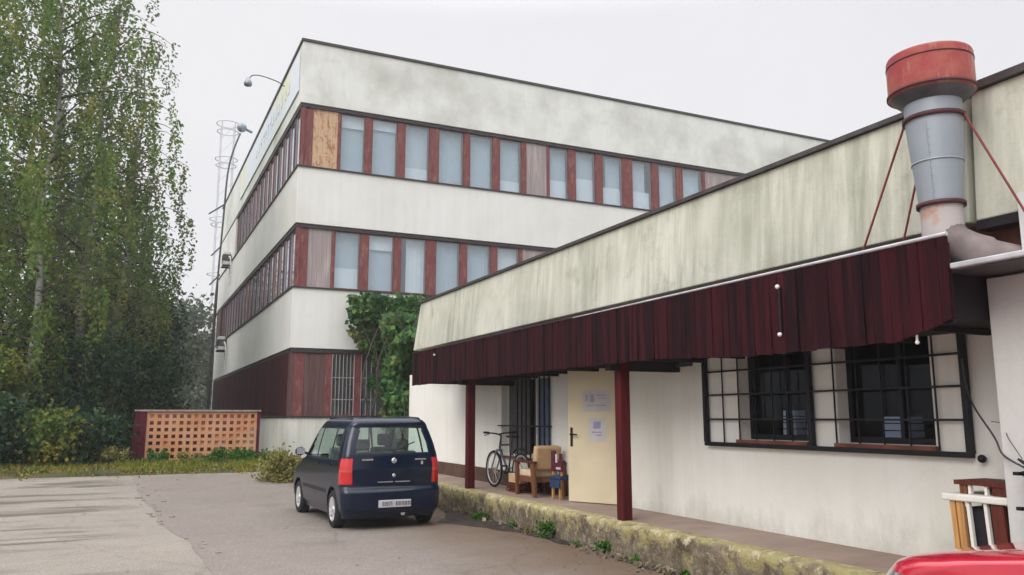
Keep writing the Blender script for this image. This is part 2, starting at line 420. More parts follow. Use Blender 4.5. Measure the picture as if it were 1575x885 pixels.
def leaf_mesh(name, P, size, mat, parent=None, hang=.0, world=True, aspect=.62, nrm=None):
    """many separate leaf-sized rhombs at the points P"""
    P = np.asarray(P, float); n = len(P)
    if parent is not None and world: P = P - np.array(parent.location)
    d = rng.normal(size=(n, 3)); d[:, 2] -= hang
    d /= np.linalg.norm(d, axis=1)[:, None]
    r = rng.normal(size=(n, 3))
    if nrm is not None: r = r * .55 + np.asarray(nrm)
    e = np.cross(d, r); e /= np.linalg.norm(e, axis=1)[:, None] + 1e-9
    s = (size * (.65 + .7 * rng.random(n)))[:, None]
    V = np.empty((n, 4, 3))
    V[:, 0] = P; V[:, 1] = P + d * s * .45 + e * s * aspect * .5; V[:, 2] = P + d * s; V[:, 3] = P + d * s * .45 - e * s * aspect * .5
    me = bpy.data.meshes.new(name)
    me.vertices.add(n * 4); me.vertices.foreach_set('co', V.reshape(-1).astype(np.float32))
    me.loops.add(n * 4); me.loops.foreach_set('vertex_index', np.arange(n * 4, dtype=np.int32))
    me.polygons.add(n); me.polygons.foreach_set('loop_start', np.arange(0, n * 4, 4, dtype=np.int32))
    try: me.polygons.foreach_set('loop_total', np.full(n, 4, dtype=np.int32))
    except Exception: pass
    me.materials.append(M[mat]); me.update(calc_edges=True); me.validate()
    o = bpy.data.objects.new(name, me); COL.objects.link(o)
    if parent is not None: o.parent = parent
    return o

# ------------------------------------------------------------------ ground
def gz(y):
    t = min(max((y - 14.5) / 10.5, 0), 1)
    return .42 * t * t * (3 - 2 * t)
ROWS = [-60, -30, -15] + [-8 + .5 * i for i in range(0, 76)] + [32, 36, 42, 50, 65, 90, 130, 200, 320]
def sheet(name, xl, xr, y0, y1, dz, mat, nx=1):
    ys = sorted(set([y0, y1] + [y for y in ROWS if y0 < y < y1]))
    b = MB(); vs = []; fs = []
    for y in ys:
        a, c = xl(y), xr(y)
        for i in range(nx + 1): vs.append((a + (c - a) * i / nx, y, gz(y) + dz))
    w = nx + 1
    for j in range(len(ys) - 1):
        for i in range(nx): fs.append((j * w + i, j * w + i + 1, (j + 1) * w + i + 1, (j + 1) * w + i))
    b.add(vs, fs, True)
    return b.build(name, mat)

def wob(y, s=1., seed=0):
    return s * (sin(y * 1.7 + seed) * .5 + sin(y * 4.3 + seed * 2) * .3 + sin(y * 9.1 + seed * 3) * .2)
def seam(y):
    pts = [(-60, 1.6), (0, 1.4), (9.6, 1.0), (12, .88), (14.5, .62), (16.5, .55), (19, .33), (21.8, .28)]
    for (a, u), (b, v) in zip(pts, pts[1:]):
        if y <= b: return u + (v - u) * (y - a) / (b - a) + wob(y, .05)
    return .28
struct(sheet('ground', lambda y: -260, lambda y: 320, -60, 320, 0, 'soil', 1), 'dark soil and grass ground beyond the yard', 'ground')
struct(sheet('yard_pavement', lambda y: -40, lambda y: 5.6, -60, 21.4, .004, 'yard', 1), 'pale worn concrete yard with dark wavy water stains', 'yard')
struct(sheet('road', seam, lambda y: 5.55, -60, 21.2, .008, 'patch', 1), 'darker asphalt strip running along the loading platform', 'road')
# crumbled dark earth gap at the platform foot; bulge paints shade beside the car
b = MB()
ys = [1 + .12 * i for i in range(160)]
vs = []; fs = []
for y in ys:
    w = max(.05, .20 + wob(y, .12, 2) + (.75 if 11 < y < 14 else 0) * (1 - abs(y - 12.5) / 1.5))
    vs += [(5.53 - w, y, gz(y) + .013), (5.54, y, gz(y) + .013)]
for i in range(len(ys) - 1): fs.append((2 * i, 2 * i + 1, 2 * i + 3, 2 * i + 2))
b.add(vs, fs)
struct(b.build('gutter', 'soil_and_shade'), 'dark earthy gutter at the foot of the platform, widened into painted shade beside the car', 'gutter')

b = MB(); r = random.Random(12)
for i in range(26):
    y = r.choice([r.uniform(13.5, 17.5), r.uniform(9.5, 20)]); x = seam(y) + r.gauss(.05, .12); q = r.uniform(.008, .03)
    Rz = Matrix.Rotation(r.random() * 6, 3, 'Z')
    b.box((x - q, y - q * 1.4, gz(y) + .006), (x + q, y + q * 1.4, gz(y) + .012 + q * .35), Rz)
o = b.build('seam_rubble', 'yard'); tag(o, 'loose chips of concrete along the seam of the yard', 'rubble', kind='stuff')

# ------------------------------------------------------------------ loading platform with mossy broken edge
PH = .4
b = MB()
b.box((5.68, 3.9, -.05), (6.56, 20, PH))
plat = b.build('loading_platform', 'plat_top'); plat['kind'] = 'structure'
tag(plat, 'low brown concrete loading platform along the workshop wall', 'platform', kind='structure')
origin(plat, (6, 10, 0))
# kerb: displaced strip
ys = np.arange(3.9, 20.01, .05); prof = [(5.70, PH + .002), (5.62, PH + .003), (5.50, PH - .004), (5.475, PH - .05), (5.49, PH - .14), (5.50, PH - .23), (5.52, -.05)]
from mathutils import noise as mn
vs = []; fs = []
for y in ys:
    for i, (x, z) in enumerate(prof):
        k = 0 if i == 0 else (.35 if i == 1 else 1)
        nx = (mn.noise(Vector((y * 1.7, i * .8, 1))) + .6 * mn.noise(Vector((y * 5.2, i * 1.3, 4)))) * .022 * k
        nz = (mn.noise(Vector((y * 2.2, i * .9, 9))) * .014 + min(0, mn.noise(Vector((y * 1.1, 3, 7))) + .1) * .09 * (1 if i in (2, 3) else .2)) * k
        vs.append((x + nx, y, min(z + nz, PH + .003) if i < 6 else z))
w = len(prof)
for j in range(len(ys) - 1):
    for i in range(w - 1): fs.append((j * w + i, j * w + i + 1, (j + 1) * w + i + 1, (j + 1) * w + i))
b = MB(); b.add(vs, fs, True)
b.box((5.53, 3.9, -.05), (5.679, 3.97, PH - .03))
kb = b.build('platform_kerb', 'kerb', plat, True)
rub = MB()
for i in range(150):
    y = random.choice([random.uniform(7.5, 9.6), random.uniform(10.5, 16), random.uniform(3.5, 8)]); x = 5.47 - abs(random.gauss(0, .13)); s = random.uniform(.008, .035)
    R = Matrix.Rotation(random.random() * 6, 3, 'Z') @ Matrix.Rotation(random.random() * 2, 3, 'X')
    rub.box((x - s, y - s * 1.3, gz(y) + .01), (x + s, y + s, gz(y) + .01 + s * 1.1), R)
rb = rub.build('rubble', 'kerb'); tag(rb, 'crumbs of broken concrete along the platform foot', 'rubble', kind='stuff')

# ------------------------------------------------------------------ workshop wing
wing = thing('workshop_building', 'low flat-roofed workshop wing with mouldy parapet, dark red board canopy and barred windows', 'building', (6.55, 10, 0))
def wall_y(b, x0, x1, y0, y1, z0, z1, holes):
    """a wall running along Y with rectangular openings (ya,yb,za,zb)"""
    yy = sorted(set([y0, y1] + [v for h in holes for v in h[:2]])); zz = sorted(set([z0, z1] + [v for h in holes for v in h[2:]]))
    for a, c in zip(yy, yy[1:]):
        for e, g in zip(zz, zz[1:]):
            if any(h[0] <= (a + c) / 2 <= h[1] and h[2] <= (e + g) / 2 <= h[3] for h in holes): continue
            b.box((x0, a, e), (x1, c, g))
W1 = (6.55, 7.60, 1.40, 2.46); W2 = (5.04, 6.13, 1.40, 2.46); W3 = (12.33, 14.35, .95, 2.40); DR = (10.20, 11.06, .402, 2.42)
b = MB(); wall_y(b, 6.55, 6.80, -3, 17.75, .0, 3.2, [W1, W2, W3, DR]); wall_y(b, 6.55, 6.80, 17.75, 20, .0, 2.72, [])
b.build('wall', 'wall_white', wing)
b = MB(); b.box((6.525, 11.3, PH), (6.549, 20, .67)); b.build('plinth', 'plinth', wing)
b = MB()
b.box((6.8, -3, 3.9), (34, 17.7, 4.1)); b.build('roof', 'coping', wing)
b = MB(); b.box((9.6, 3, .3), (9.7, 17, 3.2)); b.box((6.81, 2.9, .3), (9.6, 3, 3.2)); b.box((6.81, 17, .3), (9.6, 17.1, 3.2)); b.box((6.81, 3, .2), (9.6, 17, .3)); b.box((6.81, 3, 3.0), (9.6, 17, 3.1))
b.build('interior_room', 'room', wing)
# rear end wall of the wing so that it closes
b = MB(); b.box((6.81, 17.5, 0), (34, 17.75, 4.0)); b.build('end_wall', 'main_base', wing)
# parapet: two lengths with a seam, leaning back a little
def para(y0, y1, name, ext):
    b = MB()
    n = max(2, int((y1 - y0) / .5))
    for i in range(n):
        a = y0 + (y1 - y0) * i / n; c = y0 + (y1 - y0) * (i + 1) / n
        pass
    b.hexa([(5.95, y0, 3.175), (6.22, y0, 3.175), (6.22, y1, 3.175), (5.95, y1, 3.175), (6.03, y0, 4.245), (6.28, y0, 4.245), (6.28, y1 - ext, 4.245), (6.03, y1 - ext, 4.245)])
    return b.build(name, 'parapet', wing, bevel=.012)
para(4.13, 17.95, 'parapet', .25); para(-3, 4.07, 'parapet', 0)
b = MB(); b.box((5.985, 4.12, 4.247), (6.34, 17.75, 4.29)); b.build('coping', 'coping', wing)
b = MB(); b.box((5.985, -3, 4.247), (6.34, 4.075, 4.31)); b.build('coping', 'coping', wing)
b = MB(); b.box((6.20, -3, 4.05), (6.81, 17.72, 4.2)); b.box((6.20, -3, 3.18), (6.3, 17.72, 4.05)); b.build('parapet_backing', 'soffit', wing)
b = MB(); b.box((6.12, -3, 2.775), (6.2, 17.4, 3.173)); b.build('clerestory_brick', 'rust_brick', wing)
b = MB(); b.box((5.955, -3, 3.10), (6.10, 4.07, 3.172)); b.build('drip_board', 'soffit', wing)
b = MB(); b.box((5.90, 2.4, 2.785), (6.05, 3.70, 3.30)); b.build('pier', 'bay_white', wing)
# canopy
b = MB(); b.box((5.44, 3.2, 2.715), (6.545, 16.3, 2.765)); b.build('canopy_roof', 'dark_grey', wing)
b = MB(); b.box((5.40, -3, 2.725), (6.1, 3.93, 2.768)); b.build('ledge_flashing', 'flash_pale', wing, bevel=.01)
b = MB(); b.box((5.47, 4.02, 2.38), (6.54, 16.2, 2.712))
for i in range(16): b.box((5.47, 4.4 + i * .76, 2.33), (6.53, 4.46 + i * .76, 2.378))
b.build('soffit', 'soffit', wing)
b = MB(); y = 3.93; rr = random.Random(3)
while y < 16.25:
    w = rr.uniform(.07, .10)
    def zlow(v):
        q = 2.305
        if v < 7.6: q -= .075 * min(1, (7.6 - v) / 1.5)
        if v < 4.4: q += .13 * (4.4 - v) / .47
        return q
    j = rr.uniform(-.006, .006); zb = zlow(y) + j; zc = zlow(y + w) + j
    o = rr.uniform(-.006, .006); c = rr.uniform(-.01, .01)
    if not (14.80 < y < 14.88):
        b.hexa([(5.385 + o + c, y + .004, zb), (5.415 + o + c, y + .004, zb), (5.415 + o + c, y + w, zc), (5.385 + o + c, y + w, zc),
                (5.385 + o, y + .004, 2.972), (5.415 + o, y + .004, 2.972), (5.415 + o, y + w, 2.972), (5.385 + o, y + w, 2.972)])
    y += w
b.build('fascia', 'boards', wing)
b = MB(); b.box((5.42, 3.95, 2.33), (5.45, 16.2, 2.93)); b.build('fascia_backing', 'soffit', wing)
b = MB(); b.tube([(5.388, 3.92, 2.988), (5.388, 5.5, 2.986), (5.39, 7.6, 2.982), (5.39, 9.6, 2.978)], [.017, .014, .012, .006], 6); b.build('fascia_flashing', 'flash_pale', wing)
b = MB(); b.box((5.375, 9.5, 2.973), (5.43, 16.25, 2.992)); b.build('fascia_cap', 'flash_and_shade', wing)
for py in (13.8, 8.77):
    b = MB(); b.box((5.61, py - .07, PH), (5.75, py + .07, 2.38)); b.build('post', 'post', wing, bevel=.008)
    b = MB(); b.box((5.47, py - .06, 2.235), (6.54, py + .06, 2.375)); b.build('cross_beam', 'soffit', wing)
# bay at the right
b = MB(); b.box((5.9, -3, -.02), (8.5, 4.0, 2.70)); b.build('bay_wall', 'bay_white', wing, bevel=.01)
# windows
def wing_window(h, kind):
    y0, y1, z0, z1 = h; x = 6.70
    b = MB(); t = .055
    b.box((x, y0, z0), (x + .05, y0 + t, z1)); b.box((x, y1 - t, z0), (x + .05, y1, z1))
    b.box((x, y0 + t, z0), (x + .05, y1 - t, z0 + t)); b.box((x, y0 + t, z1 - t), (x + .05, y1 - t, z1))
    ym = y0 + (y1 - y0) * .42
    b.box((x - .004, ym - .022, z0 + t), (x + .046, ym + .022, z1 - t))
    f = b.build('window', kind, wing)
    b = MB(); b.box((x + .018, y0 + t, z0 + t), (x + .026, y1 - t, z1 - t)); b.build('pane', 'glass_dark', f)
    b = MB(); b.box((6.50, y0 - .03, z0 - .045), (6.70, y1 + .03, z0 - .003)); b.build('sill', 'rust_brick', f)
    return f
fa = wing_window(W1, 'black_metal'); fb = wing_window(W2, 'black_metal')
fc = wing_window(W3, 'white_board')
b = MB(); b.box((6.80, 12.4, 1.0), (6.81, 13.3, 2.35)); b.build('curtain', 'curtain', fc)
# white stacks added on the inside sills as reflections in the glass
for (y0, n_, s) in ((7.03, 4, .10), (6.68, 5, .09), (5.62, 3, .14)):
    b = MB()
    for i in range(n_): b.box((6.76, y0 - s + .004 * i, 1.46 + i * .07), (6.76 + s * 1.5, y0 + s - .004 * i, 1.46 + i * .07 + .058))
    o = b.build('reflection_stack', 'tray', None); origin(o, (6.9, y0, 1.46))
    tag(o, {7.03: 'added white stack of four trays behind the left barred window', 6.68: 'tallest added white tray stack, right half of the left barred window', 5.62: 'widest added white tray stack behind the right barred window'}[y0], 'reflections', 'tray stacks on the inside sills')
# inner sill under them
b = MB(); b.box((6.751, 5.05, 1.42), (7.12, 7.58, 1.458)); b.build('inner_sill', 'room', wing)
# window grilles
def bar_y(b, x, y0, y1, z, t=.012): b.box((x - t, y0, z - t), (x + t, y1, z + t))
def bar_z(b, x, y, z0, z1, t=.012): b.box((x - t, y - t, z0), (x + t, y + t, z1))
b = MB(); gx = 6.50
for z in (1.335, 2.52): bar_y(b, gx, 4.66, 8.18, z, .024)
for y in (4.68, 6.45, 8.16): bar_z(b, gx, y, 1.36, 2.50, .026)
for z in (1.63, 1.92, 2.20): bar_y(b, gx, 4.68, 8.16, z, .010)
for a, c, n_ in ((4.70, 6.43, 6), (6.47, 8.14, 6)):
    for i in range(1, n_): bar_z(b, gx + .022, a + (c - a) * i / n_, 1.35, 2.51, .0065)
for y in (4.68, 6.45, 8.16):
    for z in (1.36, 2.48): b.box((gx, y - .012, z - .012), (6.552, y + .012, z + .012))
b.build('window_grille', 'black_metal', wing)
b = MB(); gx = 6.50
for z in (.92, 1.50, 2.42): bar_y(b, gx, 12.28, 13.55, z, .014)
for i in range(8): bar_z(b, gx, 12.30 + i * .177, .92, 2.42, .011)
bar_y(b, gx, 13.55, 14.4, 1.50, .012)
for y in (12.3, 13.5): b.box((gx, y - .012, 1.49), (6.552, y + .012, 1.51))
b.build('window_grille', 'black_metal', wing)
# dark panel in the left half of window 3
b = MB(); b.box((6.69, 13.36, .98), (6.699, 14.30, 2.38)); b.build('shutter', 'dark_grey', fc)
# door (half open, hinged on the near side)
da = radians(180 - 34); hinge = Vector((6.545, 10.22, 0))
fr = MB()
fr.box((6.53, 10.16, PH), (6.60, 10.20, 2.46)); fr.box((6.53, 11.06, PH), (6.60, 11.10, 2.46)); fr.box((6.53, 10.2, 2.42), (6.60, 11.06, 2.46))
fr.build('door_frame', 'dark_grey', wing)
dirv = Vector((6.14 - 6.545, 11.0 - 10.22, 0)).normalized(); nv = Vector((-dirv.y, dirv.x, 0))
DL = .87
def dp(u, w, z): p = hinge + dirv * u + nv * w; return (p.x, p.y, z)
def dbox(b, u0, u1, w0, w1, z0, z1):
    b.hexa([dp(u0, w0, z0), dp(u1, w0, z0), dp(u1, w1, z0), dp(u0, w1, z0), dp(u0, w0, z1), dp(u1, w0, z1), dp(u1, w1, z1), dp(u0, w1, z1)])
b = MB(); dbox(b, 0, DL, -.02, .02, PH + .012, 2.40); dr = b.build('door', 'door', wing, bevel=.004)
b = MB(); dbox(b, DL - .085, DL - .045, .0205, .028, 1.22, 1.50); dbox(b, DL - .085, DL - .045, -.028, -.0205, 1.22, 1.50); b.build('lock_plate', 'black_metal', dr)
b = MB(); b.tube([dp(DL - .065, .026, 1.40), dp(DL - .065, .07, 1.40), dp(DL - .19, .07, 1.395)], .011, 8)
b.tube([dp(DL - .065, -.026, 1.40), dp(DL - .065, -.07, 1.40), dp(DL - .19, -.07, 1.395)], .011, 8); b.build('handle', 'black_metal', dr)
# which side faces the camera
side = 1 if nv.dot(Vector((0, 0, 0)) - hinge) > 0 else -1
def notice(u0, u1, z0, z1, label, rows, ink):
    b = MB(); w0, w1 = (.0206, .0226) if side > 0 else (-.0226, -.0206)
    dbox(b, u0, u1, w0, w1, z0, z1)
    o = b.build('notice', 'paper'); c = dp((u0 + u1) / 2, w1 * side, (z0 + z1) / 2); origin(o, c)
    tag(o, label, 'notice', 'notices taped to the cream door')
    b = MB(); w0, w1 = (.0229, .0236) if side > 0 else (-.0236, -.0229)
    for (a, c2, e, g) in rows: dbox(b, u0 + (u1 - u0) * a, u0 + (u1 - u0) * c2, w0, w1, z0 + (z1 - z0) * e, z0 + (z1 - z0) * g)
    b.build('print', ink, o)
notice(.12, .60, 1.74, 2.05, 'wide grey notice taped across the upper part of the cream door',
       [(.12, .5, .74, .80), (.12, .42, .6, .66), (.58, .74, .45, .82), (.8, .9, .5, .8), (.15, .85, .26, .31)], 'ink')
notice(.20, .50, 1.30, 1.64, 'smaller violet notice taped below the grey one on the cream door',
       [(.3, .72, .55, .86), (.25, .8, .36, .42), (.25, .62, .24, .3)], 'ink_blue')
# plain dark bar on the wall, knob, wall notice
b = MB(); b.box((6.47, 8.45, 2.30), (6.545, 9.55, 2.345)); b.box((6.49, 8.6, 2.345), (6.545, 8.66, 2.37)); b.box((6.49, 9.35, 2.345), (6.545, 9.41, 2.37))
o = b.build('wall_bar', 'dark_grey'); origin(o, (6.5, 9, 2.3)); tag(o, 'slim dark bar on the white wall under the canopy beside the near post', 'lamp')
b = MB(); b.ball((6.50, 4.585, 1.31), .035, 8); b.tube([(6.55, 4.585, 1.31), (6.50, 4.585, 1.31)], .012)
o = b.build('wall_fitting', 'black_metal'); origin(o, (6.5, 4.585, 1.31)); tag(o, 'round black fitting on the white wall at the lower corner of the big grille', 'fitting')
# lamps on the fascia
def fascia_bracket(y, z0, z1, label, pale_bottom):
    t = thing('fascia_bracket', label, 'bracket', (5.38, y, z1), group='dark brackets on the board fascia')
    b = MB(); hw_ = .011 if pale_bottom else .022; b.box((5.36, y - hw_, z0), (5.383, y + hw_, z1)); b.build('arm', 'black_metal', t)
    b = MB(); b.ball((5.345, y, z1 + .005), .021, 8); b.build('bulb', 'bulb', t)
    if pale_bottom: b = MB(); b.ball((5.345, y, z0 - .005), .020, 8); b.build('bulb', 'bulb', t)
fascia_bracket(5.62, 2.40, 2.83, 'slim black bracket with two white bulbs on the near half of the fascia', True)
fascia_bracket(14.84, 2.31, 2.84, 'wide dark bracket with one grey bulb at the far end of the fascia', False)
b = MB(); b.ball((5.43, 4.27, 2.215), .016, 8); b.tube([(5.43, 4.27, 2.30), (5.43, 4.27, 2.21)], .009)
o = b.build('hanging_bulb', 'bulb'); origin(o, (5.43, 4.27, 2.3)); tag(o, 'small yellowish bulb hanging under the near end of the board fascia', 'bulb')
# cable and drainpipe
b = MB()
pts = [(6.46, 4.66, 2.15), (6.44, 4.63, 1.95), (6.33, 4.5, 1.75), (6.05, 4.15, 1.5), (5.88, 3.98, 1.38), (5.80, 3.78, 1.30)]
def smooth_pts(p, n=6):
    p = [Vector(q) for q in p]; out = []
    for i in range(len(p) - 1):
        a, b_, c, d = p[max(i - 1, 0)], p[i], p[i + 1], p[min(i + 2, len(p) - 1)]
        for k in range(n):
            t = k / n
            out.append(.5 * ((2 * b_) + (c - a) * t + (2 * a - 5 * b_ + 4 * c - d) * t * t + (3 * b_ - a - 3 * c + d) * t ** 3))
    out.append(p[-1]); return out
b.tube(smooth_pts(pts), .008, 6)
b.tube(smooth_pts([(6.1, 4.2, 1.62), (5.98, 4.03, 1.60), (5.87, 3.92, 1.50), (5.82, 3.80, 1.36)]), .0035, 5)
o = b.build('cable', 'dark_grey'); origin(o, (6.0, 4.1, 1.5)); tag(o, 'thin dark cable sagging from the big grille to the grey pipe', 'cable')
t = thing('drainpipe', 'grey drainpipe with dark clamps on the white bay wall', 'pipe', (5.80, 3.70, 0))
b = MB(); b.tube([(5.80, 3.70, 0), (5.80, 3.70, 1.27)], .075, 16); b.build('pipe', 'grey_metal', t)
for z in (1.02, 1.26):
    b = MB(); b.lathe([(.076, -.015), (.088, -.015), (.088, .015), (.076, .015)], (5.80, 3.70, z), 18); b.box((5.87, 3.69, z - .012), (5.90, 3.71, z + .012)); b.box((5.70, 3.76, z - .012), (5.74, 3.80, z + .012)); b.build('clamp', 'black_metal', t)
b = MB(); b.tube([(5.80, 3.72, 1.27), (5.79, 3.76, 1.33), (5.77, 3.80, 1.36)], [.02, .016, .008], 6); b.build('cable_gland', 'black_metal', t)

# ------------------------------------------------------------------ vent stack
vx, vy = 5.60, 4.10
t = thing('vent_stack', 'grey tapering vent duct with rusty red cap rising behind the canopy', 'vent', (vx, vy, 2.77))
b = MB(); b.lathe([(.152, 3.27), (.156, 3.30), (.205, 3.90), (.207, 3.94)], (vx, vy, 0), 40); b.lathe([(.207, 3.97), (.21, 4.3)], (vx, vy, 0), 40); b.build('duct', 'duct', t)
b = MB(); a = radians(200)
b.tube([(vx + .157 * cos(a), vy + .157 * sin(a), 3.30), (vx + .206 * cos(a), vy + .206 * sin(a), 3.90)], .004, 5); b.lathe([(.1825, -.006), (.1865, -.006), (.1865, .006), (.1825, .006)], (vx, vy, 3.60), 40)
for k_ in range(9):
    q = 3.35 + .06 * k_; rr2 = .156 + (q - 3.30) / .6 * .049; b.ball((vx + (rr2 + .001) * cos(a + .06), vy + (rr2 + .001) * sin(a + .06), q), .0045, 4)
b.build('seam', 'duct', t)
b = MB(); b.lathe([(.05, 4.50), (.28, 4.485), (.305, 4.475), (.313, 4.455), (.313, 4.20), (.317, 4.165), (.305, 4.15), (.25, 4.125)], (vx, vy, 0), 48); b.build('cap', 'cap', t)
b = MB(); b.lathe([(.314, 4.412), (.317, 4.412), (.317, 4.402), (.314, 4.402)], (vx, vy, 0), 48); b.lathe([(.316, 4.178), (.324, 4.178), (.324, 4.160), (.316, 4.160)], (vx, vy, 0), 48); b.build('cap_rim', 'collar', t)
b = MB(); b.lathe([(.312, 4.158), (.24, 4.095), (.21, 4.08)], (vx, vy, 0), 40); b.build('cap_underside', 'dark_grey', t)
for z, r in ((3.955, .207), (3.265, .155)):
    b = MB(); b.lathe([(r - .01, -.016), (r + .02, -.016), (r + .02, .016), (r - .01, .016)], (vx, vy, z), 40); b.build('collar', 'collar', t)
b = MB(); b.lathe([(.15, 3.02), (.15, 3.25)], (vx, vy, 0), 36)
b.build('lower_duct', 'duct_rust', t)
b = MB(); b.tube(smooth_pts([(vx, vy, 3.10), (vx + .02, vy - .04, 2.99), (vx + .12, vy - .13, 2.90), (vx + .3, vy - .24, 2.84), (vx + .45, vy - .32, 2.80)]), [.142] * 8 + [.138] * 8 + [.12] * 9, 20); b.build('elbow', 'elbow', t)
for a, c in (((vx - .10, vy + .19, 3.955), (5.60, 5.00, 2.78)), ((vx + .12, vy + .17, 3.90), (5.88, 4.80, 2.78)), ((vx + .06, vy - .21, 3.955), (5.89, 3.50, 2.82))):
    b = MB(); b.tube([a, c], .0095, 8); b.box((c[0] - .03, c[1] - .03, c[2] - .01), (c[0] + .03, c[1] + .03, c[2] + .02)); b.build('brace', 'brace', t)

# ------------------------------------------------------------------ main building
MX, MY = 4.58, 26.0
main = thing('factory_building', 'three-storey pale factory building with red-framed window bands and dark roof edge', 'building', (MX, MY, .42))
XE, YE = 40., 50.5
Z = dict(base=1.68, g=3.82, s1=5.76, l1=7.85, s2=9.75, l2=11.92, top=14.06)
def ring(b, z0, z1, x0=MX, y0=MY, th=.3, ye=YE):
    b.box((x0, y0, z0), (XE, y0 + th, z1)); b.box((x0, y0 + th, z0), (x0 + th, ye, z1))
b = MB(); ring(b, -.1, Z['base'] - .03); b.build('base_wall', 'main_base', main, bevel=.01)
b = MB(); ring(b, Z['g'], Z['s1']); b.build('spandrel_band', 'main_band', main, bevel=.012)
b = MB(); ring(b, Z['l1'], Z['s2']); b.build('spandrel_band', 'main_band', main, bevel=.012)
b = MB(); ring(b, Z['l2'], Z['top']); b.build('parapet', 'main_top', main, bevel=.012)
b = MB(); ring(b, Z['top'] + .001, Z['top'] + .085, MX - .05, MY - .05, .42, YE + .05); b.build('coping', 'coping', main)
for z in (Z['base'], Z['s1'], Z['s2']):
    b = MB(); ring(b, z - .028, z + .022, MX - .045, MY - .045, .2, YE); b.build('sill_flashing', 'flash_and_shade', main)
for z in (Z['g'], Z['l1'], Z['l2']):
    b = MB(); ring(b, z - .13, z - .003, MX + .03, MY + .03, .14, YE); b.build('lintel_shade', 'flash_and_shade', main)  # dark strip under each band adds to the recess shadow
# closed core, floors and roof
b = MB(); b.box((MX + 3.2, MY + 3.2, .4), (XE - .3, YE - .3, 13.2)); b.build('core', 'room_pale', main)
for z in (Z['base'] - .1, Z['g'], Z['l1'] + .1, Z['l2'] + .1):
    b = MB(); b.box((MX + .31, MY + .31, z), (XE - .3, YE - .3, z + .12)); b.build('floor_slab', 'room_pale', main)
b = MB(); b.box((MX, YE + .002, 0), (XE, YE + .3, Z['top'] - .1)); b.box((XE + .002, MY, 0), (XE + .3, YE, Z['top'] - .1)); b.build('rear_wall', 'main_band', main)

def mapper(face):
    """u along the facade, w outward depth from the facade plane (negative = recessed)"""
    if face == 'front': return lambda b, u0, u1, w0, w1, z0, z1: b.box((u0, MY - w1, z0), (u1, MY - w0, z1))
    return lambda b, u0, u1, w0, w1, z0, z1: b.box((MX - w1, u0, z0), (MX - w0, u1, z1))
def mullion(face, u0, u1, z0, z1, mat='red_frame', w=(-.17, -.07)):
    b = MB(); mapper(face)(b, u0, u1, w[0], w[1], z0 + .024, z1 - .131); b.build('mullion', mat, main)
def panel(face, u0, u1, z0, z1, mat='panel', name='panel'):
    b = MB(); n = max(1, round((u1 - u0) / .16))
    for i in range(n): mapper(face)(b, u0 + (u1 - u0) * i / n + .004, u0 + (u1 - u0) * (i + 1) / n, -.16, -.085, z0 + .024, z1 - .131)
    b.build(name, mat, main)
RW = random.Random(77)
def window(face, u0, u1, z0, z1, cur, ht=1.0, cm='curtain', cafe=0):
    mp = mapper(face); b = MB(); t = .024
    z0 += .024; z1 -= .131
    mp(b, u0, u0 + t, -.15, -.09, z0, z1); mp(b, u1 - t, u1, -.15, -.09, z0, z1)
    mp(b, u0 + t, u1 - t, -.15, -.09, z0, z0 + t + .02); mp(b, u0 + t, u1 - t, -.15, -.09, z1 - t, z1)
    f = b.build('window', 'panel' if cur == 'w' else 'red_frame', main)
    b = MB(); mp(b, u0 + t, u1 - t, -.125, -.117, z0 + t + .02, z1 - t); b.build('pane', 'glass', f)
    if ht > 0:
        b = MB(); zb = z1 - (z1 - z0) * ht; q = RW.random(); m_ = 28
        ua, ub = u0 + .02, u1 - .02
        if cm == 'curtain': cm = RW.choice(['curtain', 'curtain', 'curtain_teal', 'curtain_grey'])
        if q < .14: ua += (u1 - u0) * RW.uniform(.12, .3)
        elif q < .26: ub -= (u1 - u0) * RW.uniform(.12, .3)
        am = RW.choice([.0006, .001, .004, .010]); fr_ = RW.uniform(38, 60); ph = RW.random() * 6
        vs = []; fs = []
        for i in range(m_ + 1):
            u = ua + (ub - ua) * i / m_; w_ = -.33 + am * sin(u * fr_ + ph) + .3 * am * sin(u * fr_ * 2.3)
            for z in (zb, z1 - .02): vs.append((u, MY - w_, z) if face == 'front' else (MX - w_, u, z))
        for i in range(m_): fs.append((2 * i, 2 * i + 2, 2 * i + 3, 2 * i + 1))
        b.add(vs, fs, True); b.build('curtain', cm, f)
        if RW.random() < .12:
            b = MB(); zz = z1 - (z1 - z0) * RW.uniform(.12, .32); mp(b, u0 + t, u1 - t, -.265, -.255, zz, z1 - .02); b.build('roller_blind', 'curtain_w', f)
    if cafe:
        b = MB(); mp(b, u0 + t, u1 - t, -.30, -.29, z0 + .03, z0 + (z1 - z0) * cafe); b.build('low_blind', 'curtain_w', f)
def zone(z0, z1, edges, kinds, face='front'):
    for i, kd in enumerate(kinds):
        u0, u1 = edges[i], edges[i + 1]
        if kd == 'm': mullion(face, u0, u1, z0, z1)
        elif kd == 'p': panel(face, u0, u1, z0, z1)
        elif kd == 'o': panel(face, u0, u1, z0, z1, 'rotten', 'rotten_panel')
        elif kd == 'd': panel(face, u0, u1, z0, z1, 'panel_dark', 'dark_panel')
        elif kd[0] == 'w':
            ht, cm, cf = {'w': (1, 'curtain', 0), 'wh': (1, 'curtain', .38), 'wq': (1, 'curtain', .48), 'ww': (1, 'curtain_w', 0), 'w0': (0, None, 0), 'w7': (1, 'curtain', .24)}[kd]
            window(face, u0, u1, z0, z1, 'w' if face == 'left' else '', ht, cm, cf)
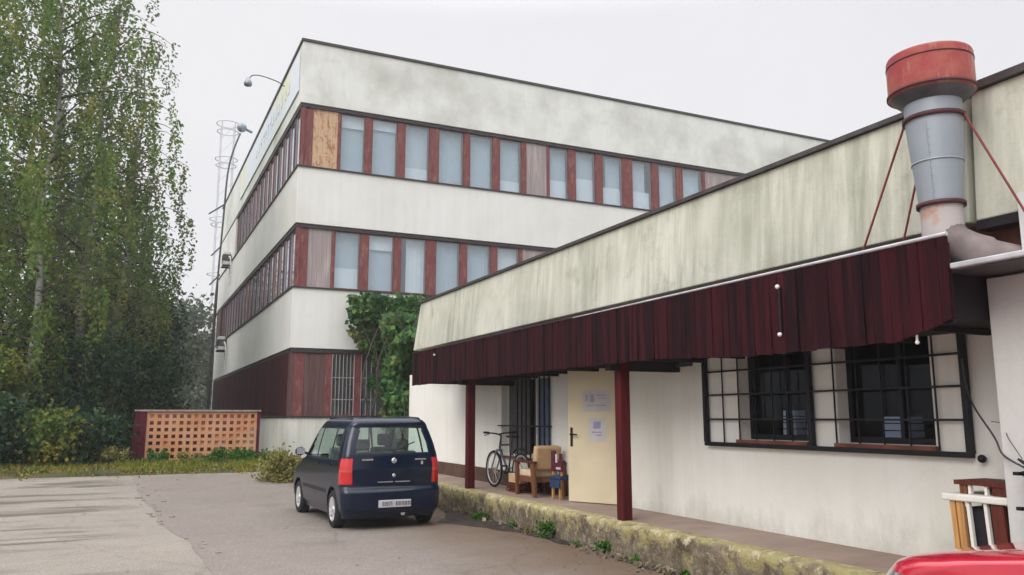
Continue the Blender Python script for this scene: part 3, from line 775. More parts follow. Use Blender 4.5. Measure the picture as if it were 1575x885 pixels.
U = [4.62, 5.03, 5.85, 5.95, 6.80, 7.03, 7.94, 8.2, 9.11, 9.44, 10.41, 10.63, 11.55, 11.81, 12.71, 12.9, 13.74, 13.86, 14.69, 15.0, 15.89, 16.19, 17.14, 17.57, 18.52, 18.81, 19.73, 20.02, 21.04, 21.18, 22.19, 23.16, 23.4]
zone(Z['s2'], Z['l2'], U, ['m', 'o', 'm', 'w', 'm', 'w', 'm', 'w7', 'm', 'w', 'm', 'w', 'm', 'w7', 'm', 'p', 'm', 'wh', 'm', 'wq', 'm', 'wh', 'm', 'wh', 'm', 'w', 'm', 'w7', 'm', 'p', 'p', 'm'])
u = 23.4
while u < 38:
    window('front', u, u + .92, Z['s2'], Z['l2'], '', .8); mullion('front', u + .92, u + 1.17, Z['s2'], Z['l2']); u += 1.17
V_ = [4.62, 5.02, 5.77, 5.88, 6.74, 7.01, 7.9, 8.13, 9.06, 9.39, 10.3, 10.55, 11.47, 11.72, 12.62, 12.73, 13.92, 14.1]
zone(Z['s1'], Z['l1'], V_, ['m', 'p', 'm', 'wh', 'm', 'w', 'm', 'ww', 'm', 'w', 'm', 'w', 'm', 'ww', 'm', 'p', 'm'])
u = 14.1
while u < 38:
    window('front', u, u + .92, Z['s1'], Z['l1'], '', .8); mullion('front', u + .92, u + 1.17, Z['s1'], Z['l1']); u += 1.17
# ground floor front: corner post, brown panel, barred windows
mullion('front', 4.62, 4.74, Z['base'], Z['g'], 'panel_dark'); mullion('front', 4.74, 5.04, Z['base'], Z['g'])
panel('front', 5.04, 5.72, Z['base'], Z['g'], 'panel_dark', 'dark_panel'); mullion('front', 5.72, 5.94, Z['base'], Z['g'], 'red_frame')
for u0, u1 in ((5.94, 6.65), (6.89, 7.9), (8.12, 9.1), (9.3, 10.3)):
    window('front', u0, u1, Z['base'], Z['g'], 'd', .5, 'room'); mullion('front', u1, u1 + .22, Z['base'], Z['g'])
    b = MB()
    n_ = 6
    for i in range(n_ + 1): b.box((u0 + (u1 - u0) * i / n_ - .011, MY + .055, Z['base'] + .03), (u0 + (u1 - u0) * i / n_ + .011, MY + .077, Z['g'] - .14))
    for z in (2.2, 2.9): b.box((u0, MY + .078, z), (u1, MY + .092, z + .03))
    b.build('window_bars', 'panel', main)
# left facade
def left_zone(z0, z1, yend, seed):
    r = random.Random(seed); y = MY + .18
    mullion('left', y - .14, y + .1, z0, z1); y += .1
    while y + 1.0 < yend:
        w = .86
        kd = r.choice(['ww', 'ww', 'w7', 'wh', 'ww', 'w'])  # extra white curtains stand in for sky reflected in these panes
        zone(z0, z1, [y, y + w], [kd], 'left'); mullion('left', y + w, y + w + .24, z0, z1, r.choice(['panel_purple', 'panel_purple', 'red_frame'])); y += w + .24
    panel('left', y, yend + 1.0, z0, z1, 'panel_dark', 'dark_panel')
    return yend + 1.0
ye = left_zone(Z['s2'], Z['l2'], 42.0, 2)
b = MB(); b.box((MX + .004, ye + .002, Z['s2'] + .024), (MX + .3, YE, Z['l2'] - .132)); b.build('end_pier', 'main_band', main)
ye = left_zone(Z['s1'], Z['l1'], 47.2, 5)
b = MB(); b.box((MX + .004, ye + .002, Z['s1'] + .024), (MX + .3, YE, Z['l1'] - .132)); b.build('end_pier', 'panel_dark', main)
b = MB(); y = MY + .34
rr = random.Random(9)
while y < YE - .1:
    w = rr.uniform(.16, .22); o = rr.uniform(-.006, .006)
    b.box((MX + .012 + o, y + .006, Z['base'] + .024), (MX + .06 + o, y + w, Z['g'] - .132)); y += w
b.build('cladding', 'cladding', main)
b = MB(); b.box((MX + .065, MY + .32, Z['base'] + .0), (MX + .25, YE, Z['g'] - .002)); b.build('cladding_backing', 'soffit', main)
b = MB(); b.box((MX + .02, MY + .13, Z['base'] + .024), (MX + .2, MY + .335, Z['g'] - .132)); b.build('corner_panel', 'panel_dark', main)

# banner on the left parapet
t = thing('banner', 'long pale blue banner with faded marks on the left side of the roof parapet', 'banner', (MX - .03, 26.5, 12.3))
b = MB(); b.box((MX - .05, 26.35, 12.42), (MX - .012, 41.5, 13.82)); b.build('sheet', 'banner', t)
r = random.Random(4); y = 28.0
while y < 36.5:
    b = MB(); h = r.uniform(.3, .55); q = r.choice([0, .45, .8])
    b.box((MX - .056, y, 12.95), (MX - .051, y + .09, 12.95 + h)); b.box((MX - .056, y + .091, 12.95 + h * q), (MX - .051, y + r.uniform(.25, .4), 12.95 + h * q + .09))
    b.build('letter', 'banner_mark', t); y += r.uniform(.5, .8)
# roof lamp
t = thing('roof_lamp', 'grey goose-neck lamp reaching out from the front corner of the roof', 'lamp', (MX, 29.2, 13.6))
b = MB(); b.tube(smooth_pts([(4.6, 29.2, 13.62), (4.3, 29.2, 13.80), (3.75, 29.2, 13.92), (3.42, 29.2, 13.90), (3.30, 29.2, 13.79)]), .020, 8); b.build('arm', 'dark_grey', t)
b = MB(); b.lathe([(.05, .18), (.07, .15), (.125, .02), (.15, -.08), (.12, -.13), (.02, -.15)], (3.25, 29.2, 13.60), 16); b.build('lamp_shade', 'grey_metal', t)
# far lamp pole
t = thing('lamp_pole', 'thin dark lamp pole with round head fixed to the far corner of the factory', 'lamp', (4.3, 46, .42))
P_ = [(3.95, 46, .42), (4.02, 46, 5), (4.1, 46, 9), (4.22, 46, 12.6), (4.3, 46, 14.9), (4.5, 46, 16.2), (4.85, 46, 17.4)]
b = MB(); b.tube(smooth_pts(P_), [.075] * 12 + [.05] * 25, 8); b.build('pole', 'dark_grey', t)
b = MB(); b.ball((4.92, 46, 17.75), .27, 10); b.tube([(5.1, 46, 17.7), (5.5, 46, 17.55)], .08, 6); b.build('lamp_head', 'grey_metal', t)
for z, l in ((12.9, .75), (10.6, .5), (9.0, .5), (6.9, .35)):
    b = MB(); b.tube([(4.2, 46, z + .3), (4.2 - l, 46, z - .3)], .045, 6); b.build('bracket', 'dark_grey', t)
b = MB(); b.tube([(4.05, 46, 4.35), (2.7, 46, 4.4)], .04, 6); b.build('stay', 'dark_grey', t)
# air conditioners
for y, z, lab in ((44.6, 9.55, 'upper grey air conditioner box on the far left side of the factory'), (44.8, 5.1, 'lower grey air conditioner box with loose hose on the far left side of the factory')):
    t = thing('air_conditioner', lab, 'air conditioner', (MX - .3, y, z), group='air conditioners on the factory side')
    b = MB(); b.box((MX - .42, y - .45, z), (MX - .06, y + .45, z + .7)); b.build('case', 'pale_metal', t, bevel=.03)
    b = MB(); b.lathe([(.02, 0), (.24, 0), (.26, .02), (.26, .03)], (MX - .435, y, z + .35), 20, 'x'); b.build('fan_grille', 'black_metal', t)
    b = MB(); b.box((MX - .44, y - .46, z + .2), (MX - .05, y - .455, z + .55)); b.build('side_vent', 'dark_grey', t)
    b = MB(); b.box((MX - .45, y - .4, z - .06), (MX, y - .34, z - .005)); b.box((MX - .45, y + .34, z - .06), (MX, y + .4, z - .005)); b.build('bracket', 'black_metal', t)
    b = MB(); b.tube(smooth_pts([(MX - .2, y - .46, z + .3), (MX - .15, y - .9, z + .35), (MX - .1, y - 1.1, z - .1), (MX - .1, y - 1.1, z - 1.2)]), .035, 6); b.build('hose', 'pale_metal', t)

# ------------------------------------------------------------------ lattice bin screen
LY = 25.2; L0, L1 = .29, 3.60; lz0, lz1 = gz(25) + .02, 1.87
t = thing('lattice_wall', 'terracotta lattice screen wall with square holes and maroon end board', 'screen', ((L0 + L1) / 2, LY, .42))
b = MB(); nc, nr = 15, 7; xa, xb = L0 + .34, L1 - .06
px_ = (xb - xa) / nc; pz = (lz1 - .07 - lz0) / (nr + .25); hw = px_ * .235
r = random.Random(5)
for i in range(nc + 1):
    x = xa + px_ * i; b.box((x - hw, LY, lz0), (x + hw, LY + .14, lz1 - .07))
for j in range(nr + 1):
    z = lz0 + pz * j; b.box((xa - hw + .001, LY + .003, z - pz * .225 + .03), (xb + hw - .001, LY + .137, z + pz * .225 + .03))
b.build('lattice', 'lattice', t)
b = MB()
for i in range(nc):
    for j in range(nr):
        f = (7 <= i <= 13 and 2 <= j <= 4 and r.random() < .6) or r.random() < .05
        if f: b.box((xa + px_ * i + hw, LY + .05, lz0 + pz * (j + .19) + .03), (xa + px_ * (i + 1) - hw, LY + .09, lz0 + pz * (j + .81) + .03))
b.build('hole_filling', 'lattice', t)
b = MB(); b.box((L0 + .12, LY - .03, .3), (L0 + .30, LY + .2, lz1 - .05)); b.box((L1 - .03, LY - .03, .3), (L1 + .05, LY + .2, lz1 - .05)); b.build('post', 'maroon', t)
b = MB(); b.hexa([(L0 - .06, LY, .3), (L0 + .115, LY - .02, .3), (L0 + .115, LY + .1, .3), (L0 - .06, LY + 1.4, .3), (L0 + .02, LY, lz1 - .05), (L0 + .115, LY - .02, lz1 - .05), (L0 + .115, LY + .1, lz1 - .05), (L0 + .02, LY + 1.4, lz1 - .05)]); b.build('side_board', 'maroon', t)
b = MB(); b.box((L0 - .02, LY - .05, lz1 - .048), (L1 + .07, LY + .24, lz1)); b.build('top_rail', 'rail_grey', t)
b = MB(); b.box((L0 + .3, LY + .7, .3), (L1 - .1, LY + .76, 1.75)); b.build('back_wall', 'rust_brick', t)

# ------------------------------------------------------------------ mast
t = thing('steel_mast', 'haze-pale slender steel mast with ring platforms rising far behind the factory', 'mast', (8.2, 90, .42))
for k in range(4):
    a = pi / 4 + k * pi / 2; b = MB(); b.tube([(8.2 + .95 * cos(a), 90 + .95 * sin(a), .3), (8.2 + .95 * cos(a), 90 + .95 * sin(a), 33.3)], .05, 6); b.build('leg', 'mast_haze_pale', t)
for z, r_ in ((33.3, 1.2), (32.4, 1.1), (29.3, 1.15), (28.6, 1.05), (22.6, 1.35), (22.0, 1.2), (16.6, 1.3), (10, 1.2), (5, 1.2)):
    b = MB(); b.tube([(8.2 + r_ * cos(2 * pi * k / 20), 90 + r_ * sin(2 * pi * k / 20), z) for k in range(20)], .05, 6, closed=True); b.build('ring', 'mast_haze_pale', t)
b = MB()
for z in np.arange(1, 33, 1.6): b.tube([(7.53, 89.33, z), (8.87, 89.33, z + 1.6)], .025, 5); b.tube([(7.53, 90.67, z + 1.6), (7.53, 89.33, z)], .025, 5)
b.build('bracing', 'mast_haze_pale', t)

# ------------------------------------------------------------------ plants
def birch(x, y, H, R, n_limb, dens, label, leafmat='leaf_birch', lean=(0, 0), z_low=.16, tr=.15, leaf=.125, grp='birch trees at the edge of the yard', name='birch_tree'):
    z0 = gz(y); r = random.Random(int(x * 100 + y * 7)); t = thing(name, label, 'tree', (x, y, z0), group=grp)
    n = 14
    tp = [Vector((x + lean[0] * (i / n) ** 1.4 + .10 * sin(i * 1.3 + x), y + lean[1] * (i / n) + .10 * cos(i * 1.1 + x), z0 - .05 + H * i / n)) for i in range(n + 1)]
    b = MB(); b.tube(tp, [tr * (1 - .93 * (i / n) ** .9) + .012 for i in range(n + 1)], 9); b.build('trunk', 'bark' if name == 'birch_tree' else 'bark_dark', t)
    lb = MB(); P = []
    for i in range(n_limb):
        f = z_low + (1 - z_low) * ((i + r.random()) / n_limb) ** .9
        k = min(int(f * n), n - 1); base = tp[k].lerp(tp[k + 1], f * n - k)
        a = i * 2.4 + r.uniform(-.5, .5)
        prof = sin(pi * min(1, (f - z_low) / (1 - z_low) * .80 + .18)) ** .75
        L = R * prof * r.uniform(.55, 1.12) + .3
        rise = r.uniform(.25, .9)
        pts = []
        for q in range(6):
            s = q / 5
            pts.append(base + Vector((cos(a) * L * s, sin(a) * L * s, L * rise * (s - .55 * s * s) - .25 * L * s ** 3)))
        lb.tube(pts, [.035 * (1 - f) * 1.6 + .016, .03 * (1 - f) + .014, .02, .014, .01, .006], 5, caps=False)
        for _ in range(int(dens * .55 * (L + .6))):
            s = r.uniform(.18, 1.05); m = min(int(s * 5), 4); p = pts[m].lerp(pts[m + 1], s * 5 - m)
            dl = r.uniform(.5, 2.3) * min(1, L / 2 + .2); dx, dy = r.gauss(0, .16), r.gauss(0, .16)
            off = Vector((r.gauss(0, .13), r.gauss(0, .13), r.gauss(0, .08)))
            nl = int(dl * 34)
            for c in range(nl):
                u = (c + r.random()) / nl
                P.append((p.x + off.x + dx * u + r.gauss(0, .07), p.y + off.y + dy * u + r.gauss(0, .07), max(z0 + .2, p.z + off.z - dl * u)))
    lb.build('limbs', 'bark_dark', t)
    leaf_mesh('crown', P, leaf, leafmat, t, hang=1.0, aspect=.7)
    return t
birch(-2.62, 27.6, 18.5, 3.1, 54, 5.0, 'tall birch with bare white trunk, second trunk from the left edge', lean=(.15, .2), tr=.12)
birch(-1.6, 30.0, 17.2, 2.5, 52, 4.4, 'slender birch with speckled trunk between the tall birch and the lattice screen', lean=(.5, 0), leafmat='leaf_birch_pale')
birch(-.55, 33.5, 15.6, 2.3, 46, 3.4, 'thin pale birch leaning over behind the left end of the lattice screen', lean=(.5, 0), leafmat='leaf_birch', tr=.12)
birch(-5.6, 28.8, 18.5, 3.4, 58, 5.2, 'broad birch at the left edge of the yard with yellowing leaves', lean=(.2, 0))
birch(-4.2, 35, 19.5, 3.4, 44, 3.4, 'grey-green birch standing behind the two front birches', lean=(.6, 0), leafmat='leaf_birch_pale')
birch(-8.6, 33, 19, 3.6, 60, 5, 'leftmost birch, mostly cut off by the picture edge', lean=(0, 0))
birch(-.1, 37, 11.2, 1.9, 40, 6, 'short dense birch rising above the middle of the lattice screen', tr=.12, z_low=.1)

def cloud(name, cat, label, c, rad, n, size, mat, grp=None, clumps=26, seed=0, low=.05, hang=0, stems=5, hard=.8):
    """a bush or low tree: leaf clumps spread through an uneven volume"""
    r = random.Random(seed); g = np.random.default_rng(seed)
    t = thing(name, label, cat, (c[0], c[1], gz(c[1])), group=grp)
    cs = []
    for i in range(clumps):
        a = r.random() * 2 * pi; e = r.random() ** .6; z = r.random()
        rr_ = hard * sqrt(max(.05, 1 - (z * 1.05 - .35) ** 2)) * (.35 + .65 * e)
        cs.append((c[0] + rad[0] * rr_ * cos(a), c[1] + rad[1] * rr_ * sin(a), gz(c[1]) + rad[2] * (low + z * (1 - low) * .95), r.uniform(.55, 1.25)))
    cs = np.array(cs); idx = g.integers(0, clumps, n)
    s = min(rad) * .26
    P = cs[idx, :3] + g.normal(size=(n, 3)) * (s * cs[idx, 3])[:, None] * np.array([1, 1, .85])
    P[:, 2] = np.maximum(P[:, 2], gz(c[1]) + .03)
    leaf_mesh('foliage', P, size, mat, t, hang=hang)
    b = MB()
    for i in range(stems):
        q = cs[r.randrange(clumps)]; b.tube([(c[0] + r.uniform(-.2, .2) * rad[0], c[1] + r.uniform(-.2, .2) * rad[1], gz(c[1]) - .05), ((c[0] + q[0]) / 2, (c[1] + q[1]) / 2, (gz(c[1]) + q[2]) / 2), tuple(q[:3])], [.03, .02, .008], 5)
    b.build('stems', 'bark_dark', t)
    return t
G1 = 'bushes under the birches'
for i, (x, y, rx, rz, n, mt, lab) in enumerate([
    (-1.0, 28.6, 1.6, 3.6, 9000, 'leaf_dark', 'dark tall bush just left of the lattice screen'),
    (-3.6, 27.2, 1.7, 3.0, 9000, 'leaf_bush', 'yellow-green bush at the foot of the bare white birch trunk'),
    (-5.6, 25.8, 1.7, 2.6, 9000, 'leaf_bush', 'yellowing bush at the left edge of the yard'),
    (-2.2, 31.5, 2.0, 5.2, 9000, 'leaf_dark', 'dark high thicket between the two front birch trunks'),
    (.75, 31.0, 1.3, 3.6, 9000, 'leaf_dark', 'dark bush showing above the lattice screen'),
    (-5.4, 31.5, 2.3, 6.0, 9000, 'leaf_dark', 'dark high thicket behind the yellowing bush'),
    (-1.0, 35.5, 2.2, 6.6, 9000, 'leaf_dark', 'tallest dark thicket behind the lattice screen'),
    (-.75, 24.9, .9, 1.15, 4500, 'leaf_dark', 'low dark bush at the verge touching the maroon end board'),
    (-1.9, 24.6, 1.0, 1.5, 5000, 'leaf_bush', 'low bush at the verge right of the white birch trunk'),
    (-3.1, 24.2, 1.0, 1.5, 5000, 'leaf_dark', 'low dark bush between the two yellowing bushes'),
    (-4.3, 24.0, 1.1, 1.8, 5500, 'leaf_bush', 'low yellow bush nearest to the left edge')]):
    cloud('bush', 'bush', lab, (x, y), (rx, rx * .85, rz), n, .13, mt, G1, 40, 20 + i, .04)
G2 = 'dark trees behind the birches'
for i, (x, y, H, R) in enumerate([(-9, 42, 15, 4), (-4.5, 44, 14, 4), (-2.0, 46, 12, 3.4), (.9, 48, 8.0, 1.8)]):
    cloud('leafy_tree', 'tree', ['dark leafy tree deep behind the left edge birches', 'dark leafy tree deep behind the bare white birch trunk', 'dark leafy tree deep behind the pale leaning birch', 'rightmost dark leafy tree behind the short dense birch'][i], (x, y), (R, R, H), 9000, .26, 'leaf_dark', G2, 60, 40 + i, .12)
G3 = 'hazy trees far behind the factory'
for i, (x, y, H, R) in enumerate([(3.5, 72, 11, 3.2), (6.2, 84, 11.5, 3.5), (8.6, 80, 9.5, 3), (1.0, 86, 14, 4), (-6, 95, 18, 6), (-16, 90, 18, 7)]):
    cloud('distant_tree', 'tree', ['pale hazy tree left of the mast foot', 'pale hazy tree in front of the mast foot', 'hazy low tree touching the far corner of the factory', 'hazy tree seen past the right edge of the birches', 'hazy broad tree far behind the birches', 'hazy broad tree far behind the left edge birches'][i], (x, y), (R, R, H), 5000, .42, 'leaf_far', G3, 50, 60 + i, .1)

# yellow-green shrub by the factory base
cloud('shrub', 'shrub', 'yellow-green shrub by the white factory base beside the blue car', (3.38, 19.7), (.5, .45, .58), 2400, .085, 'leaf_yellow', None, 24, 5, .05, stems=7)
cloud('shrub', 'shrub', 'small green shrub at the right end of the lattice screen', (3.1, 24.6), (.5, .3, .28), 1100, .08, 'leaf_weed', None, 16, 6, .05)
# weeds at the platform foot
for x, y, s, lab in ((5.42, 10.3, .17, 'bright green weed tuft at the platform foot left of the near post'), (5.47, 8.9, .10, 'small dark weed at the platform foot below the near post'), (5.40, 12.6, .13, 'low weed at the platform foot behind the blue car')):
    cloud('weed', 'weed', lab, (x, y), (s, s, s * 1.15), 330, .045, 'leaf_weed', 'weeds along the platform foot', 10, int(y * 10), .1, stems=3)

for i, (x, y, s, h, mt, lab) in enumerate([(.9, 24.6, .30, .30, 'leaf_weed', 'green weed clump below the left end of the lattice'), (1.75, 24.5, .36, .26, 'leaf_yellow', 'yellowish weed clump below the middle of the lattice'),
        (2.35, 24.3, .34, .34, 'leaf_weed', 'bright green weed clump below the right half of the lattice'), (-.15, 24.4, .38, .40, 'leaf_yellow', 'yellow weed clump in front of the maroon end board'), (3.75, 23.6, .36, .30, 'leaf_weed', 'green weed clump at the foot of the white factory base')]):
    cloud('weed', 'weed', lab, (x, y), (s, s * .8, h), 700, .07, mt, 'weeds along the verge', 14, 300 + i, .06, stems=3)
r = random.Random(31)
for i in range(9):
    y = [6.6, 7.3, 8.1, 9.5, 10.9, 11.5, 13.3, 14.6, 16.0][i]; q = r.uniform(.05, .09)
    cloud('weed', 'weed', 'tiny weed sprig growing from the gutter along the platform', (5.44 - r.uniform(0, .08), y), (q, q * 1.3, q * 1.2), 90, .035, r.choice(['leaf_weed', 'leaf_yellow']), 'weed sprigs along the platform gutter', 7, 500 + i, .1, stems=2)
# grass verge and litter
def in_verge(n):
    P = []
    while len(P) < n:
        x = random.uniform(-9, 4.4); y = random.uniform(21.2, 25.4)
        if x > .2 and y > 25.1: continue
        edge = 21.9 + .45 * mn.noise(Vector((x * .9, 2, 3))) + .2 * mn.noise(Vector((x * 3, 2, 3))) - (.5 if x > 2.6 else 0) + (.9 if x < 0 else 0)
        if y < edge and random.random() < .93: continue
        if mn.noise(Vector((x * 1.1, y * 1.3, 5))) < .0 and random.random() < .86: continue
        P.append((x, y, gz(y)))
    return np.array(P)
P = in_verge(14000)
def grass(name, P, h, mat):
    n = len(P); g = rng
    d = np.stack([g.normal(0, .35, n), g.normal(0, .35, n), np.ones(n)], 1); s = (h * (.4 + g.random(n)))[:, None]
    a = g.random(n) * 2 * pi; e = np.stack([np.cos(a), np.sin(a), 0 * a], 1) * (.010 + .008 * g.random(n))[:, None]
    V = np.empty((n, 3, 3)); V[:, 0] = P - e; V[:, 1] = P + e; V[:, 2] = P + d * s
    me = bpy.data.meshes.new(name); me.from_pydata(V.reshape(-1, 3).tolist(), [], [(3 * i, 3 * i + 1, 3 * i + 2) for i in range(n)])
    me.materials.append(M[mat]); o = bpy.data.objects.new(name, me); COL.objects.link(o); return o
o = grass('grass', P, .11, 'grass'); tag(o, 'ragged yellow-green grass along the verge in front of the lattice screen', 'grass', kind='stuff')
Q = in_verge(7000); Q[:, 1] -= np.abs(rng.normal(0, .35, len(Q))); Q[:, 2] = [gz(y) + .02 for y in Q[:, 1]]
o = leaf_mesh('fallen_leaves', Q, .07, 'litter', nrm=np.array([0, 0, 0])); tag(o, 'brown and yellow fallen leaves along the verge', 'leaves', kind='stuff')
# a few leaves on the yard
Q = np.array([(random.uniform(-5, 5.4), random.uniform(4, 21), 0) for _ in range(140)]); Q = np.vstack([Q, [(5.45 - abs(random.gauss(0, .35)), random.uniform(4, 13), 0) for _ in range(160)]]); Q[:, 2] = [gz(y) + .016 for y in Q[:, 1]]
n = len(Q); V = []
for p in Q:
    a = random.random() * 6.28; s = random.uniform(.012, .03)
    V += [(p[0] + s * cos(a), p[1] + s * sin(a), p[2]), (p[0] + s * .6 * cos(a + 1.6), p[1] + s * .6 * sin(a + 1.6), p[2] + .004), (p[0] - s * cos(a), p[1] - s * sin(a), p[2] + .002), (p[0] - s * .6 * cos(a + 1.6), p[1] - s * .6 * sin(a + 1.6), p[2] + .006)]
b = MB(); b.add(V, [(4 * i, 4 * i + 1, 4 * i + 2, 4 * i + 3) for i in range(n)])
o = b.build('scattered_leaves', 'litter'); tag(o, 'stray dry leaves scattered over the asphalt', 'leaves', kind='stuff')

# ivy on the facade and between the buildings
t = thing('ivy', 'thick green ivy hanging over the corner between factory and workshop', 'ivy', (7.3, 23.5, .42))
P = []; NR = []
def ivy_pts(n, fx, zr, y0, y1, seed):
    r = random.Random(seed); k = 0
    while k < n:
        z = r.uniform(*zr); a, c = fx(z); a += .35 * mn.noise(Vector((z * 1.3, seed, 2))) + .15 * mn.noise(Vector((z * 4, seed, 5)))
        x = a + (c - a) * r.random() ** .9
        if mn.noise(Vector((x * 1.4, seed, z * 1.4))) < -.22 and r.random() < .8: continue
        bulge = (mn.noise(Vector((x * 1.1, 7, z * 1.1))) + .6) * (y1 - y0) * .6
        y = y1 - max(0, bulge) - abs(r.gauss(0, .10)) * (y1 - y0)
        P.append((x, y, z)); k += 1
ivy_pts(10500, lambda z: (6.3 + max(0, 4.6 - z) * .66 if z > 3.4 else 7.25 + (3.4 - z) * .1, 10.2), (1.3, 5.55), 25.3, 25.97, 1)
ivy_pts(9000, lambda z: (6.65 + (.35 if z < 4 else 0), 8.4), (.9, 4.6), 21.2, 24.0, 2)
ivy_pts(5500, lambda z: (6.42, 7.7), (2.5, 3.9), 19.0, 21.5, 3)
ivy_pts(2200, lambda z: (6.3, 10), (4.7, 5.6), 24.9, 25.9, 4)
leaf_mesh('foliage', P, .165, 'leaf_ivy', t, hang=.6, aspect=.85, nrm=np.array([-.3, -1, .4]))
b = MB(); r = random.Random(8)
for i in range(14):
    x = r.uniform(6.9, 8.2); y = r.uniform(22, 25.5)
    b.tube(smooth_pts([(x, y, .3), (x + r.uniform(-.2, .2), y, 1.6), (x + r.uniform(-.4, .3), y - .1, 3), (x + r.uniform(-.6, .3), y, 4.6)], 4), .025, 5)
b.build('stems', 'bark_dark', t)

# ------------------------------------------------------------------ cars
def lerp_tab(tab, z):
    if z <= tab[0][0]: return tab[0][1]
    for (a, u), (c, v) in zip(tab, tab[1:]):
        if z <= c:
            return u + (v - u) * (z - a) / (c - a)
    return tab[-1][1]
def make_car(root, S):
    """body made of horizontal slices: rounded rectangles whose length and width change with height"""
    zs = list(np.arange(S['z0'], S['ztop'] - .045, .02)) ; ins = [(-.045, .0), (-.030, .022), (-.017, .06), (-.007, .13), (.0, .25), (.004, .40)]
    rows = [(z, 0) for z in zs] + [(S['ztop'] + d, i) for d, i in ins]
    NR_, NC, NS = 64, 9, 170
    grid = []; reg = None
    for z, inset in rows:
        zz = min(z, S['ztop'] - .045)
        hw = lerp_tab(S['hw'], zz) - inset; yr = lerp_tab(S['yr'], zz) + inset; yf = lerp_tab(S['yf'], zz) - inset
        rr_ = max(.03, lerp_tab(S['rc'], zz)); rf = min(S['rf'], .45 * hw)
        rr_ = min(rr_, hw * .6)
        pts = []; rg = []
        def bul(x, k): return k * (1 - (x / hw) ** 2)
        for i in range(NR_): x = (hw - rr_) * (1 - 2 * i / NR_); pts.append((x, yr - bul(x, S['bul'])+S['bul']*(1-((hw-rr_)/hw)**2))); rg.append('r')
        for i in range(NC): a = -pi / 2 - (pi / 2) * i / NC; pts.append((-(hw - rr_) + rr_ * cos(a), yr + rr_ + rr_ * sin(a))); rg.append('rc')
        for i in range(NS): pts.append((-hw, yr + rr_ + (yf - rf - yr - rr_) * i / NS)); rg.append('s')
        for i in range(NC): a = pi - (pi / 2) * i / NC; pts.append((-(hw - rf) + rf * cos(a), yf - rf + rf * sin(a))); rg.append('fc')
        for i in range(NR_): x = -(hw - rf) * (1 - 2 * i / NR_); pts.append((x, yf)); rg.append('f')
        for i in range(NC): a = pi / 2 - (pi / 2) * i / NC; pts.append(((hw - rf) + rf * cos(a), yf - rf + rf * sin(a))); rg.append('fc')
        for i in range(NS): pts.append((hw, yf - rf - (yf - rf - yr - rr_) * i / NS)); rg.append('s')
        for i in range(NC): a = -(pi / 2) * i / NC; pts.append(((hw - rr_) + rr_ * cos(a), yr + rr_ + rr_ * sin(a))); rg.append('rc')
        grid.append([(x, y, z) for x, y in pts]); reg = rg
    W = len(reg); parts = {}
    for j in range(len(rows) - 1):
        for i in range(W):
            q = (i + 1) % W
            a, b_, c, d = grid[j][i], grid[j][q], grid[j + 1][q], grid[j + 1][i]
            cx = sum(p[0] for p in (a, b_, c, d)) / 4; cy = sum(p[1] for p in (a, b_, c, d)) / 4; cz = sum(p[2] for p in (a, b_, c, d)) / 4
            k = S['cls'](reg[i], cx, cy, cz)
            if k is None: continue
            if k == 'seal' and reg[i] == 'r': k = 'seal_glass' if cz > 1 else 'seal_bumper'
            elif k == 'seal' and reg[i] in ('f', 'fc'): k = 'grille_front'
            elif k == 'seal' and reg[i] == 's' and cz < .9 : k = ('seal_strip' if cz < .58 and .9 < cy < 2.6 else 'body')
            if k not in ('body', 'rear_glass', 'windscreen', 'seal_glass', 'seal_bumper', 'grille_front'): k += '_l' if cx < 0 else '_r'
            parts.setdefault(k, []).append(((j, i), (j, q), (j + 1, q), (j + 1, i)))
    objs = {}
    for k, fl in parts.items():
        idx = {}; vs = []; fs = []
        for f in fl:
            ff = []
            for (j, i) in f:
                if (j, i) not in idx: idx[(j, i)] = len(vs); vs.append(grid[j][i])
                ff.append(idx[(j, i)])
            fs.append(tuple(ff))
        if k == 'body':
            top = [grid[-1][i] for i in range(W)]; o = len(vs); vs += top; fs.append(tuple(range(o, o + W)))
            bot = [grid[0][i] for i in range(W)]
        b = MB(); b.add(vs, fs, True)
        nm, mt = S['mats'][k[:-2] if k[-2:] in ('_l', '_r') else k]
        par = root if k == 'body' or k not in S.get('sub', {}) else objs[S['sub'][k]]
        objs[k] = b.build(nm, mt, par, world=False)
    # underside and wheel wells
    b = MB(); b.box((-S['hw'][0][1] + .14, .1, S['z0'] + .01), (S['hw'][0][1] - .14, S['len'] - .15, S['z0'] + .16)); b.build('underside', 'trim', root, world=False)
    return objs
